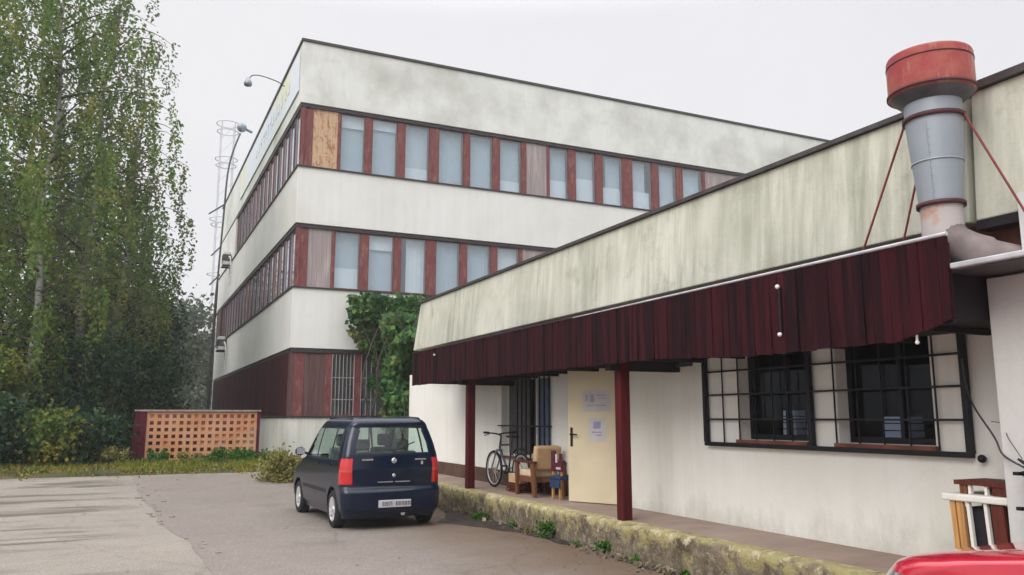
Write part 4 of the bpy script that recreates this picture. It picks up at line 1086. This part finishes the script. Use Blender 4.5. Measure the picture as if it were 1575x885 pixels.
def wheel(root, x, y, r, w, out, spokes=5):
    """out = -1 for a left wheel, +1 for a right wheel"""
    b = MB(); h = w / 2
    b.lathe([(r * .66, -h), (r * .9, -h), (r * .97, -h * .8), (r, -h * .4), (r, h * .4), (r * .97, h * .8), (r * .9, h), (r * .66, h)], (x, y, r), 36, 'x')
    wl = b.build('wheel', 'tyre', root, world=False)
    b = MB(); f = out * h
    b.lathe([(r * .66, -h * out), (r * .68, f * .85), (r * .64, f * .95), (r * .60, f * .7), (r * .58, f * .2)], (x, y, r), 36, 'x')
    b.lathe([(.001, f * .9), (r * .14, f * .88), (r * .17, f * .6)], (x, y, r), 16, 'x')
    for k in range(spokes):
        a = 2 * pi * k / spokes + .4; R = Matrix.Rotation(a, 3, 'X')
        pts = []
        for (u, v, ww) in ((-.05, r * .10, .55), (.05, r * .10, .55), (.032, r * .63, .8), (-.032, r * .63, .8)):
            for xx in (f * ww - .012 * out, f * ww + .014 * out): pts.append(R @ Vector((xx, u, v)) + Vector((x, y, r)))
        p = [pts[0], pts[2], pts[4], pts[6], pts[1], pts[3], pts[5], pts[7]]; b.hexa(p)
    b.build('rim', 'alloy', wl, world=False)
    b = MB(); b.lathe([(.001, f * .1), (r * .6, f * .1)], (x, y, r), 24, 'x'); b.build('brake_disc', 'trim', wl, world=False)
    return wl

# blue hatchback
car = thing('parked_car', 'dark blue boxy hatchback seen from behind, parked beside the platform', 'car', (3.75, 12.1, 0), radians(2))
car.scale = (.975, .975, .985)
WR, YW1, YW2 = .285, .60, 2.90
def cls_blue(r, x, y, z):
    ax = abs(x)
    if r == 's' or r == 'rc' or r == 'fc':
        for yw in (YW1, YW2):
            if (y - yw) ** 2 + (z - .29) ** 2 < .335 ** 2 and z < .66: return None
    if r == 'r':
        hwz = .590 - max(0, z - 1.16) * .26
        if 1.145 < z < 1.52 and ax < hwz: return 'rear_glass'
        if 1.125 < z < 1.54 and ax < hwz + .025: return 'seal'
    if (r == 'rc' or (r == 'r' and ax > .645 + max(0, z - .95) * .10) or (r == 's' and y < .25)) and .68 < z < 1.06 and y < .27 - (.9 - z) * .1 * (z < .9) - max(0, z - .95) * .35:
        return 'lens_c' if .86 < z < .90 else 'lens'
    if r == 's':
        if 1.04 < z < 1.50:
            ws = 2.62 - (z - 1.0) * .95
            if 1.70 < y < ws - .06: return 'glass_f'
            if .86 < y < 1.62: return 'glass_r'
            if .40 + (z - 1.04) * .18 < y < .78: return 'glass_q'
        if 1.02 < z < 1.52 and .36 < y < 2.62 - (z - 1.0) * .95: return 'seal'
        if .50 < z < .56 and .96 < y < 2.55: return 'seal'
        if abs(y - 1.66) < .008 and .42 < z < 1.04 or (abs(y - .92) < .008 and .6 < z < 1.04): return 'seal'
    if r == 'f' or r == 'fc':
        if 1.03 < z < 1.52 and ax < .66: return 'windscreen'
        if .62 < z < .80 and ax > .45: return 'head'
        if .42 < z < .58 and ax < .5: return 'seal'
    if r == 'r' and .592 < z < .618 and ax < .70: return 'seal'
    return 'body'
S = dict(z0=.18, ztop=1.675, len=3.5, bul=.05, rf=.22,
         hw=[(.20, .745), (.30, .785), (.45, .805), (.62, .81), (.95, .805), (1.05, .785), (1.15, .765), (1.30, .73), (1.45, .688), (1.55, .652), (1.60, .622), (1.63, .595)],
         yr=[(.20, .08), (.28, .02), (.34, .0), (.56, .0), (.60, .03), (.64, .065), (.9, .06), (1.10, .085), (1.2, .115), (1.52, .225), (1.56, .215), (1.60, .22), (1.63, .25)],
         yf=[(.20, 3.40), (.32, 3.49), (.55, 3.5), (.72, 3.44), (.80, 3.30), (.90, 3.0), (1.0, 2.66), (1.10, 2.54), (1.5, 2.14), (1.6, 2.02), (1.63, 1.95)],
         rc=[(.2, .16), (.6, .17), (1.0, .15), (1.3, .13), (1.63, .16)],
         cls=cls_blue,
         mats={'body': ('body', 'navy'), 'rear_glass': ('rear_window', 'car_glass'), 'seal': ('black_trim', 'trim'), 'seal_glass': ('window_seal', 'trim'), 'seal_bumper': ('bumper_gap', 'trim'), 'grille_front': ('front_grille', 'trim'), 'seal_strip': ('side_moulding', 'trim'), 'lens': ('tail_light', 'lens'), 'lens_c': ('tail_light_band', 'lens_clear'),
               'glass_f': ('side_window', 'car_glass'), 'glass_r': ('side_window', 'car_glass'), 'glass_q': ('side_window', 'car_glass'), 'windscreen': ('windscreen', 'car_glass'), 'head': ('headlight', 'chrome')})
make_car(car, S)
for x, o in ((-.715, -1), (.715, 1)):
    for y in (YW1, YW2): wheel(car, x, y, WR, .17, o)
b = MB()
for x in (-.36, .36):
    b.box((x - .24, 1.55, .62), (x + .24, 1.68, 1.18)); b.box((x - .24, 1.6, .5), (x + .24, 2.1, .66)); b.box((x - .13, 1.55, 1.20), (x + .13, 1.64, 1.40))
b.build('front_seats', 'seat', car, world=False, bevel=.04)
b = MB(); b.box((-.60, .62, .62), (.60, .76, 1.14)); b.box((-.60, .7, .45), (.60, 1.2, .62))
for x in (-.32, .32): b.box((x - .13, .63, 1.15), (x + .13, .72, 1.33))
b.build('rear_seats', 'seat', car, world=False, bevel=.04)
b = MB(); b.box((-.7, .2, .36), (.7, 3.2, .42)); b.box((-.66, 2.3, .6), (.66, 2.7, 1.0)); b.build('cabin_floor', 'trim', car, world=False)
b = MB(); b.box((-.26, -.062, .335), (.26, -.048, .445)); pl = b.build('number_plate', 'plate', car, world=False, bevel=.006)
b = MB(); r = random.Random(1); gx = -.20
for k, wd in enumerate((.035, .05, .05, 0, .03, .04, .04, .04, .04)):
    if wd:
        b.box((gx, -.067, .362), (gx + .010, -.0625, .42)); b.box((gx + wd - .016, -.067, .362), (gx + wd - .006, -.0625, .42))
        b.box((gx + .0105, -.0668, .41), (gx + wd - .0165, -.0625, .42)); 
        if k % 2: b.box((gx + .0105, -.0668, .386), (gx + wd - .0165, -.0625, .395)); b.box((gx + .0105, -.0668, .362), (gx + wd - .0165, -.0625, .371))
    gx += (wd or .03) + .012
b.build('plate_characters', 'plate_ink', pl, world=False)
b = MB(); b.lathe([(.001, -.005), (.035, -.005), (.045, 0), (.035, .004)], (0, 0, 0), 20, 'x')
bm = MB(); bm.v = [(v[1], .02 + v[0], v[2] + 1.02) for v in b.v]; bm.f = b.f; bm.sm = b.sm; bm.build('emblem', 'chrome', car, world=False)
b = MB(); b.lathe([(.001, -.005), (.022, -.005), (.03, 0), (.02, .004)], (0, 0, 0), 16, 'x')
bm = MB(); bm.v = [(v[1], .012 + v[0], v[2] + .80) for v in b.v]; bm.f = b.f; bm.sm = b.sm; bm.build('tailgate_lock', 'chrome', car, world=False)
b = MB(); b.box((-.52, .012, 1.03), (-.34, .035, 1.055)); b.build('badge', 'chrome', car, world=False)
b = MB(); b.box((.34, .012, 1.03), (.52, .035, 1.045)); b.box((.44, .012, .96), (.475, .035, 1.01)); b.build('badge', 'chrome', car, world=False)
b = MB(); b.box((-.26, -.002, .70), (-.02, .02, .715)); b.box((.02, -.002, .70), (.26, .02, .715)); b.build('tailgate_handle', 'grey_metal', car, world=False)
b = MB(); b.tube([(.16, .02, .235), (.16, .5, .235)], .035, 12); b.build('exhaust', 'alloy', car, world=False)
b = MB(); b.tube(smooth_pts([(0, .06, 1.145), (.08, .052, 1.20), (.36, .10, 1.30)], 4), .011, 6); b.build('rear_wiper', 'trim', car, world=False)
for sx in (-1, 1):
    b = MB(); b.ball((0, 0, 0), 1, 8); bm = MB(); bm.v = [(sx * (.92 + v[0] * .09), 2.36 + v[1] * .055, 1.10 + v[2] * .075) for v in b.v]; bm.f = b.f; bm.sm = b.sm
    bm.tube([(sx * .78, 2.38, 1.06), (sx * .88, 2.37, 1.08)], .025, 6); mi = bm.build('mirror', 'navy', car, world=False)
    b = MB(); b.box((sx * .92 - .07, 2.296, 1.05), (sx * .92 + .07, 2.304, 1.15)); b.build('mirror_glass', 'chrome', mi, world=False)
    b = MB(); b.tube(smooth_pts([(sx * .56, .45, 1.655), (sx * .56, .55, 1.668), (sx * .55, 1.2, 1.684), (sx * .54, 1.75, 1.668), (sx * .54, 1.85, 1.655)], 4), .014, 6); b.build('roof_rail', 'trim', car, world=False)
    for y in (1.55, .80):
        b = MB(); b.box((sx * .808 - .012, y - .09, .93), (sx * .808 + .012, y + .09, .955)); b.build('door_handle', 'navy', car, world=False)

# red car, only its bonnet corner shows
red = thing('parked_car', 'bright red car with only a bonnet corner in view at the lower right', 'car', (4.93, -.20, 0), radians(2))
red.scale = (.94, 1, 1.045)
def cls_red(r, x, y, z):
    ax = abs(x)
    if r in ('s', 'fc', 'rc'):
        for yw in (.7, 3.15):
            if (y - yw) ** 2 + (z - .29) ** 2 < .34 ** 2 and z < .66: return None
    if r == 's' and 1.0 < z < 1.34 and .55 + (z - 1.0) * .5 < y < 2.55 - (z - 1) * 1.6: return 'glass_f'
    if r == 'r' and 1.0 < z < 1.32 and ax < .55: return 'rear_glass'
    if r in ('f', 'fc') and .985 < z < 1.36 and ax < .68: return 'windscreen'
    if r in ('f', 'fc') and .60 < z < .74 and ax > .48 and y > 3.3: return 'head'
    if r == 'f' and .3 < z < .45 and ax < .5: return 'seal'
    if abs(ax - .62) < .006 and r == 'f' and .83 < z < .97: return 'seal'
    return 'body'
S2 = dict(S, ztop=1.46, len=3.95, cls=cls_red, rf=.48,
          hw=[(.20, .76), (.45, .83), (.8, .84), (.95, .81), (1.0, .77), (1.35, .62), (1.42, .58)],
          yr=[(.20, .08), (.34, .0), (.6, .0), (.9, .06), (1.0, .12), (1.35, .5), (1.42, .6)],
          yf=[(.20, 3.85), (.32, 3.93), (.55, 3.95), (.70, 3.90), (.78, 3.82), (.82, 3.72), (.86, 3.52), (.90, 3.25), (.94, 2.98), (.98, 2.75), (1.0, 2.66), (1.35, 1.9), (1.42, 1.75)])
S2['mats'] = dict(S['mats'], body=('body', 'red_paint'))
make_car(red, S2)
for x, o in ((-.74, -1), (.74, 1)):
    for y in (.7, 3.15): wheel(red, x, y, .29, .18, o)
b = MB(); b.box((-.6, .5, .36), (.6, 2.6, .45)); b.box((-.6, .9, .5), (.6, 1.1, 1.1)); b.build('cabin_floor', 'trim', red, world=False)
b = MB(); b.tube([(-.5, 2.72, .995), (.1, 2.64, 1.01)], .012, 6); b.build('wiper', 'trim', red, world=False)

# ------------------------------------------------------------------ bicycle (local: y forward, x right)
bk = thing('bicycle', 'dark mountain bicycle with flat handlebar leaning by the wall under the canopy', 'bicycle', (6.20, 13.33, PH), radians(2))
def ring_pts(c, r, n=36): return [(c[0], c[1] + r * cos(2 * pi * k / n), c[2] + r * sin(2 * pi * k / n)) for k in range(n)]
R_ = .33
for yw in (.53, -.53):
    c = (0, yw, R_)
    b = MB(); b.tube(ring_pts(c, R_ - .024), .024, 8, closed=True); wl = b.build('wheel', 'tyre', bk, world=False)
    b = MB(); b.tube(ring_pts(c, R_ - .055), .012, 6, closed=True); b.build('rim', 'alloy', wl, world=False)
    b = MB()
    for k in range(20):
        a = 2 * pi * k / 20; b.tube([(.02 * (-1) ** k, yw + .02 * cos(a), R_ + .02 * sin(a)), (0, yw + (R_ - .06) * cos(a), R_ + (R_ - .06) * sin(a))], .0022, 4)
    b.tube([(-.05, yw, R_), (.05, yw, R_)], .018, 8); b.build('spokes', 'alloy', wl, world=False)
hd, ht, st, sb, bb, ra = (0, .30, .70), (0, .27, .82), (0, -.16, .78), (0, -.14, .70), (0, -.05, .29), (0, -.53, R_)
b = MB(); b.tube([hd, ht], .022, 8); b.tube([(0, .29, .76), st], .017, 8); b.tube([hd, bb], .022, 8); b.tube([st, bb], .017, 8)
for s in (-1, 1): b.tube([(s * .015, -.15, .74), (s * .05, -.53, R_)], .010, 6); b.tube([(s * .03, -.06, .29), (s * .05, -.53, R_)], .011, 6)
b.build('frame', 'bike_grey', bk, world=False)
b = MB()
for s in (-1, 1): b.tube([(s * .055, .33, .66), (s * .055, .53, R_)], .016, 8)
b.tube([(-.06, .325, .665), (.06, .325, .665)], .022, 8); b.build('fork', 'grey_metal', bk, world=False)
b = MB(); b.tube([ht, (0, .25, .92), (0, .33, .95)], .018, 8); b.tube(smooth_pts([(-.33, .26, .98), (-.12, .33, .97), (0, .34, .95), (.12, .33, .97), (.33, .26, .98)]), .013, 8)
for s in (-1, 1): b.tube([(s * .23, .285, .98), (s * .34, .255, .985)], .021, 8); b.tube([(s * .2, .32, .955), (s * .3, .33, .93)], .008, 5)
b.build('handlebar', 'black_metal', bk, world=False)
b = MB(); b.tube([st, (0, -.19, .90)], .013, 6); b.box((-.07, -.32, .90), (.07, -.12, .94)); b.box((-.028, -.13, .905), (.028, .0, .935)); b.build('saddle', 'black_metal', bk, world=False, bevel=.015)
b = MB(); b.tube(ring_pts((.06, -.05, .29), .085, 20), .008, 5, closed=True); b.tube([(.075, -.05, .29), (.085, .05, .16)], .012, 6); b.tube([(-.075, -.05, .29), (-.085, -.15, .42)], .012, 6); b.box((.09, .0, .145), (.18, .09, .17)); b.box((-.18, -.2, .405), (-.09, -.11, .43)); b.tube([(-.08, -.05, .29), (.08, -.05, .29)], .02, 8); b.build('crank', 'black_metal', bk, world=False)
b = MB(); b.tube(smooth_pts([(0, -.17, .60), (0, -.33, .70), (0, -.55, .72), (0, -.75, .66)]), [.008] + [.016] * 18, 6)
b.build('mudguard', 'black_metal', bk, world=False)
b = MB(); b.tube([(-.06, -.3, .3), (-.16, -.28, .01)], .010, 6); b.build('kickstand', 'black_metal', bk, world=False)

# ------------------------------------------------------------------ clutter beside the door
t = thing('armchair', 'old wooden armchair with tan cushions beside the cream door', 'armchair', (6.2, 12.05, PH))
Rx = Matrix.Rotation(radians(12), 3, 'X')
b = MB(); b.box((5.99, 11.80, PH + .42), (6.45, 11.93, PH + .80), Rx); b.build('backrest', 'card', t, bevel=.03)
b = MB(); b.box((5.99, 11.92, PH + .30), (6.45, 12.44, PH + .42)); b.build('seat_cushion', 'card_pale', t, bevel=.03)
b = MB(); b.box((5.98, 11.86, PH + .22), (6.46, 12.46, PH + .298)); b.build('seat_frame', 'wood_brown', t, bevel=.006)
for x in (5.94, 6.462):
    b = MB(); b.box((x - .01, 11.76, PH + .525), (x + .055, 12.50, PH + .56)); b.build('armrest', 'wood_dark', t, bevel=.008)
    b = MB(); b.hexa([(x, 11.74, PH), (x + .04, 11.74, PH), (x + .04, 11.83, PH), (x, 11.83, PH), (x, 11.78, PH + .524), (x + .04, 11.78, PH + .524), (x + .04, 11.92, PH + .524), (x, 11.92, PH + .524)]); b.build('leg', 'wood_brown', t)
    b = MB(); b.hexa([(x, 12.40, PH), (x + .04, 12.40, PH), (x + .04, 12.46, PH), (x, 12.46, PH), (x, 12.38, PH + .524), (x + .04, 12.38, PH + .524), (x + .04, 12.47, PH + .524), (x, 12.47, PH + .524)]); b.build('leg', 'wood_brown', t)
def carton(name, a, c, mat, label, rz=0, g='cardboard boxes by the bicycle'):
    cx, cy, cz = (a[0] + c[0]) / 2, (a[1] + c[1]) / 2, a[2]
    t = thing(name, label, 'box', (cx, cy, cz), rz, g)
    hx, hy, h = (c[0] - a[0]) / 2, (c[1] - a[1]) / 2, c[2] - a[2]
    b = MB(); b.box((-hx, -hy, 0), (hx, hy, h)); b.build('carton', mat, t, world=False, bevel=.004)
    b = MB(); b.box((-hx - .001, -.025, h + .001), (hx + .001, .025, h + .002)); b.box((-hx - .0022, -.025, h - .06), (-hx - .001, .025, h + .001)); b.build('tape', 'card_pale', t, world=False)
carton('cardboard_box', (6.05, 12.55, PH + .16), (6.45, 12.95, PH + .31), 'card', 'flat tan cardboard box seen through the bicycle frame', radians(2), None)
t = thing('crate', 'dark low crate under the flat cardboard box behind the bicycle', 'crate', (6.25, 12.75, PH))
b = MB()
for z in (0, .06, .11): b.box((6.04, 12.53, PH + z), (6.06, 12.97, PH + z + .04)); b.box((6.44, 12.53, PH + z), (6.46, 12.97, PH + z + .04)); b.box((6.06, 12.53, PH + z), (6.44, 12.55, PH + z + .04)); b.box((6.06, 12.95, PH + z), (6.44, 12.97, PH + z + .04))
b.build('slats', 'wood_dark', t)
b = MB()
for x in (6.06, 6.40):
    for y in (12.551, 12.91): b.box((x + .001, y, PH), (x + .04, y + .038, PH + .155))
b.build('corner_posts', 'wood_dark', t)
t = thing('small_chair', 'small chair with crimson back and blue seat beside the cream door', 'chair', (6.30, 11.35, PH))
b = MB(); b.box((6.10, 11.22, PH + .30), (6.46, 11.52, PH + .36)); b.build('seat', 'blue', t, bevel=.015)
b = MB(); b.box((6.09, 11.21, PH + .18), (6.11, 11.53, PH + .298)); b.build('seat_cloth', 'blue', t)
b = MB(); b.box((6.13, 11.20, PH + .42), (6.16, 11.56, PH + .60)); b.box((6.13, 11.22, PH + .60), (6.16, 11.30, PH + .70)); b.box((6.13, 11.42, PH + .6), (6.16, 11.56, PH + .74)); b.build('backrest', 'crimson', t, bevel=.01)
b = MB(); b.box((6.115, 11.23, PH + .46), (6.129, 11.36, PH + .49)); b.box((6.115, 11.33, PH + .56), (6.129, 11.38, PH + .69)); b.build('white_label', 'paper', t)
for x, y in ((6.11, 11.23), (6.11, 11.46), (6.42, 11.23), (6.42, 11.46)):
    b = MB(); b.box((x, y, PH), (x + .035, y + .035, PH + .299)); b.build('leg', 'wood_orange', t)
b = MB(); b.box((6.135, 11.22, PH + .361), (6.155, 11.25, PH + .419)); b.box((6.135, 11.49, PH + .361), (6.155, 11.52, PH + .419)); b.build('back_post', 'wood_orange', t)

# stool and frame by the bay
t = thing('slatted_stand', 'white-topped slatted wooden stand on the platform beside the white bay', 'stand', (6.22, 4.45, PH))
b = MB(); b.box((5.98, 4.03, 1.00), (6.46, 4.60, 1.055)); b.build('table_top', 'white_board', t, bevel=.012)
for y, w, mt in ((4.47, .04, 'wood_orange'), (4.40, .055, 'wood_orange'), (4.345, .026, 'white_board'), (4.20, .026, 'white_board'), (4.07, .10, 'wood_dark')):
    b = MB(); b.hexa([(6.0, y, PH), (6.03, y, PH), (6.03, y + w, PH), (6.0, y + w, PH), (6.0, y + .03, .998), (6.03, y + .03, .998), (6.03, y + w + .03, .998), (6.0, y + w + .03, .998)]); b.build('slat', mt, t)
for y in (4.06, 4.5):
    b = MB(); b.box((6.40, y, PH), (6.44, y + .05, .998)); b.build('leg', 'wood_dark', t)
b = MB(); b.box((6.05, 4.1, PH + .01), (6.38, 4.48, .95)); b.build('inner_box', 'soffit', t)
t = thing('wooden_frame', 'low red-brown wooden frame resting on the white-topped stand', 'frame', (6.22, 4.42, 1.056))
b = MB(); b.box((6.04, 4.04, 1.125), (6.42, 4.52, 1.16)); b.build('rail', 'wood_dark', t)
for y, w, mt in ((4.42, .06, 'wood_brown'), (4.385, .022, 'white_board'), (4.25, .022, 'white_board'), (4.07, .14, 'wood_dark')):
    b = MB(); b.box((6.05, y, 1.0565), (6.08, y + w, 1.1245)); b.build('slat', mt, t)
b = MB(); b.box((6.38, 4.06, 1.0565), (6.41, 4.5, 1.1245)); b.build('slat', 'wood_dark', t)

# ------------------------------------------------------------------ haze
HAZE = .0008
if HAZE > 0:
    b = MB(); b.box((-265, -65, -1.5), (325, 325, 40)); hz = b.build('haze', 'paper'); k = N('air'); k.t.nodes.remove([n for n in k.t.nodes if n.type != 'OUTPUT_MATERIAL'][0]) if len(k.t.nodes) > 1 else None
    pv = k.n('VolumePrincipled'); pv.inputs['Color'].default_value = (.97, .98, 1, 1); pv.inputs['Density'].default_value = HAZE; pv.inputs['Anisotropy'].default_value = .2
    k.l(pv.outputs[0], k.out.inputs['Volume']); hz.data.materials.clear(); hz.data.materials.append(k.m); tag(hz, 'thin pale mist in the air', 'haze', kind='stuff')

# ------------------------------------------------------------------ light, sky, camera
SUN_EL, SUN_AZ = 38, 240   # azimuth of the sun, clockwise from +Y
w = bpy.data.worlds.new('World'); SC.world = w; w.use_nodes = True; nt = w.node_tree; nt.nodes.clear()
def wn(t, **k):
    d = nt.nodes.new('ShaderNode' + t)
    for a, v in k.items(): setattr(d, a, v)
    return d
sky = wn('TexSky', sky_type='NISHITA', sun_disc=False); sky.sun_elevation = radians(SUN_EL); sky.sun_rotation = radians(SUN_AZ); sky.dust_density = 4
hs = wn('HueSaturation'); hs.inputs['Saturation'].default_value = .12
tc = wn('TexCoord'); sp = wn('SeparateXYZ'); nt.links.new(tc.outputs['Generated'], sp.inputs[0])
rp = wn('ValToRGB'); e = rp.color_ramp.elements
e[0].position = 0; e[0].color = (.70, .70, .72, 1); e[1].position = 1; e[1].color = (3.1, 3.1, 3.2, 1)
e2 = e.new(.46); e2.color = (.715, .712, .735, 1)
nt.links.new(sp.outputs['Z'], rp.inputs['Fac'])
cn = wn('TexNoise'); cn.inputs['Scale'].default_value = 1.6; cn.inputs['Detail'].default_value = 4
cr = wn('ValToRGB'); cr.color_ramp.elements[0].color = (.955, .957, .965, 1); cr.color_ramp.elements[1].color = (1.05, 1.05, 1.05, 1); cr.color_ramp.elements[0].position = .32; cr.color_ramp.elements[1].position = .68
nt.links.new(tc.outputs['Generated'], cn.inputs['Vector']); nt.links.new(cn.outputs['Fac'], cr.inputs['Fac'])
SKYK = 1 / .12
mu = wn('MixRGB', blend_type='MULTIPLY'); mu.inputs[0].default_value = 1
nt.links.new(rp.outputs[0], mu.inputs[1]); nt.links.new(cr.outputs[0], mu.inputs[2])
sc_ = wn('MixRGB', blend_type='MULTIPLY'); sc_.inputs[0].default_value = 1; sc_.inputs[2].default_value = (SKYK, SKYK, SKYK, 1)
nt.links.new(mu.outputs[0], sc_.inputs[1])
mx = wn('MixRGB'); mx.inputs[0].default_value = .93
nt.links.new(sky.outputs[0], hs.inputs['Color']); nt.links.new(hs.outputs[0], mx.inputs[1]); nt.links.new(sc_.outputs[0], mx.inputs[2])
bg = wn('Background'); bg.inputs['Strength'].default_value = .12; nt.links.new(mx.outputs[0], bg.inputs[0])
ow = wn('OutputWorld'); nt.links.new(bg.outputs[0], ow.inputs[0])

sl = bpy.data.lights.new('sun', 'SUN'); sl.energy = 1.5; sl.angle = radians(35); sl.color = (1, .965, .92)
so = bpy.data.objects.new('sun', sl); COL.objects.link(so)
az, el = radians(SUN_AZ), radians(SUN_EL)
d = Vector((sin(az) * cos(el), cos(az) * cos(el), sin(el)))
so.rotation_euler = d.to_track_quat('Z', 'Y').to_euler(); so.location = d * 60

F = 1250.; P_ = atan(200 / F); TH = atan(597.5 / (F / cos(P_)))
fw = Vector((sin(TH) * cos(P_), cos(TH) * cos(P_), sin(P_))); rt = Vector((cos(TH), -sin(TH), 0)); up = rt.cross(fw)
cd = bpy.data.cameras.new('camera'); cd.sensor_fit = 'HORIZONTAL'; cd.angle_x = 2 * atan(787.5 / F); cd.clip_start = .05; cd.clip_end = 2000
co = bpy.data.objects.new('camera', cd); COL.objects.link(co)
co.matrix_world = Matrix(((rt.x, up.x, -fw.x, 0), (rt.y, up.y, -fw.y, 0), (rt.z, up.z, -fw.z, 1.65), (0, 0, 0, 1)))
SC.camera = co
SC.view_settings.view_transform = 'Standard'; SC.view_settings.look = 'None'; SC.view_settings.gamma = 1
SC.view_settings.exposure = 0.25; SC.view_settings.use_curve_mapping = False
SC.render.engine = 'CYCLES'
SC.cycles.use_denoising = True
SC.cycles.max_bounces = 8; SC.cycles.diffuse_bounces = 4; SC.cycles.transparent_max_bounces = 16; SC.cycles.volume_bounces = 1
SC.cycles.use_adaptive_sampling = True; SC.cycles.adaptive_threshold = .02
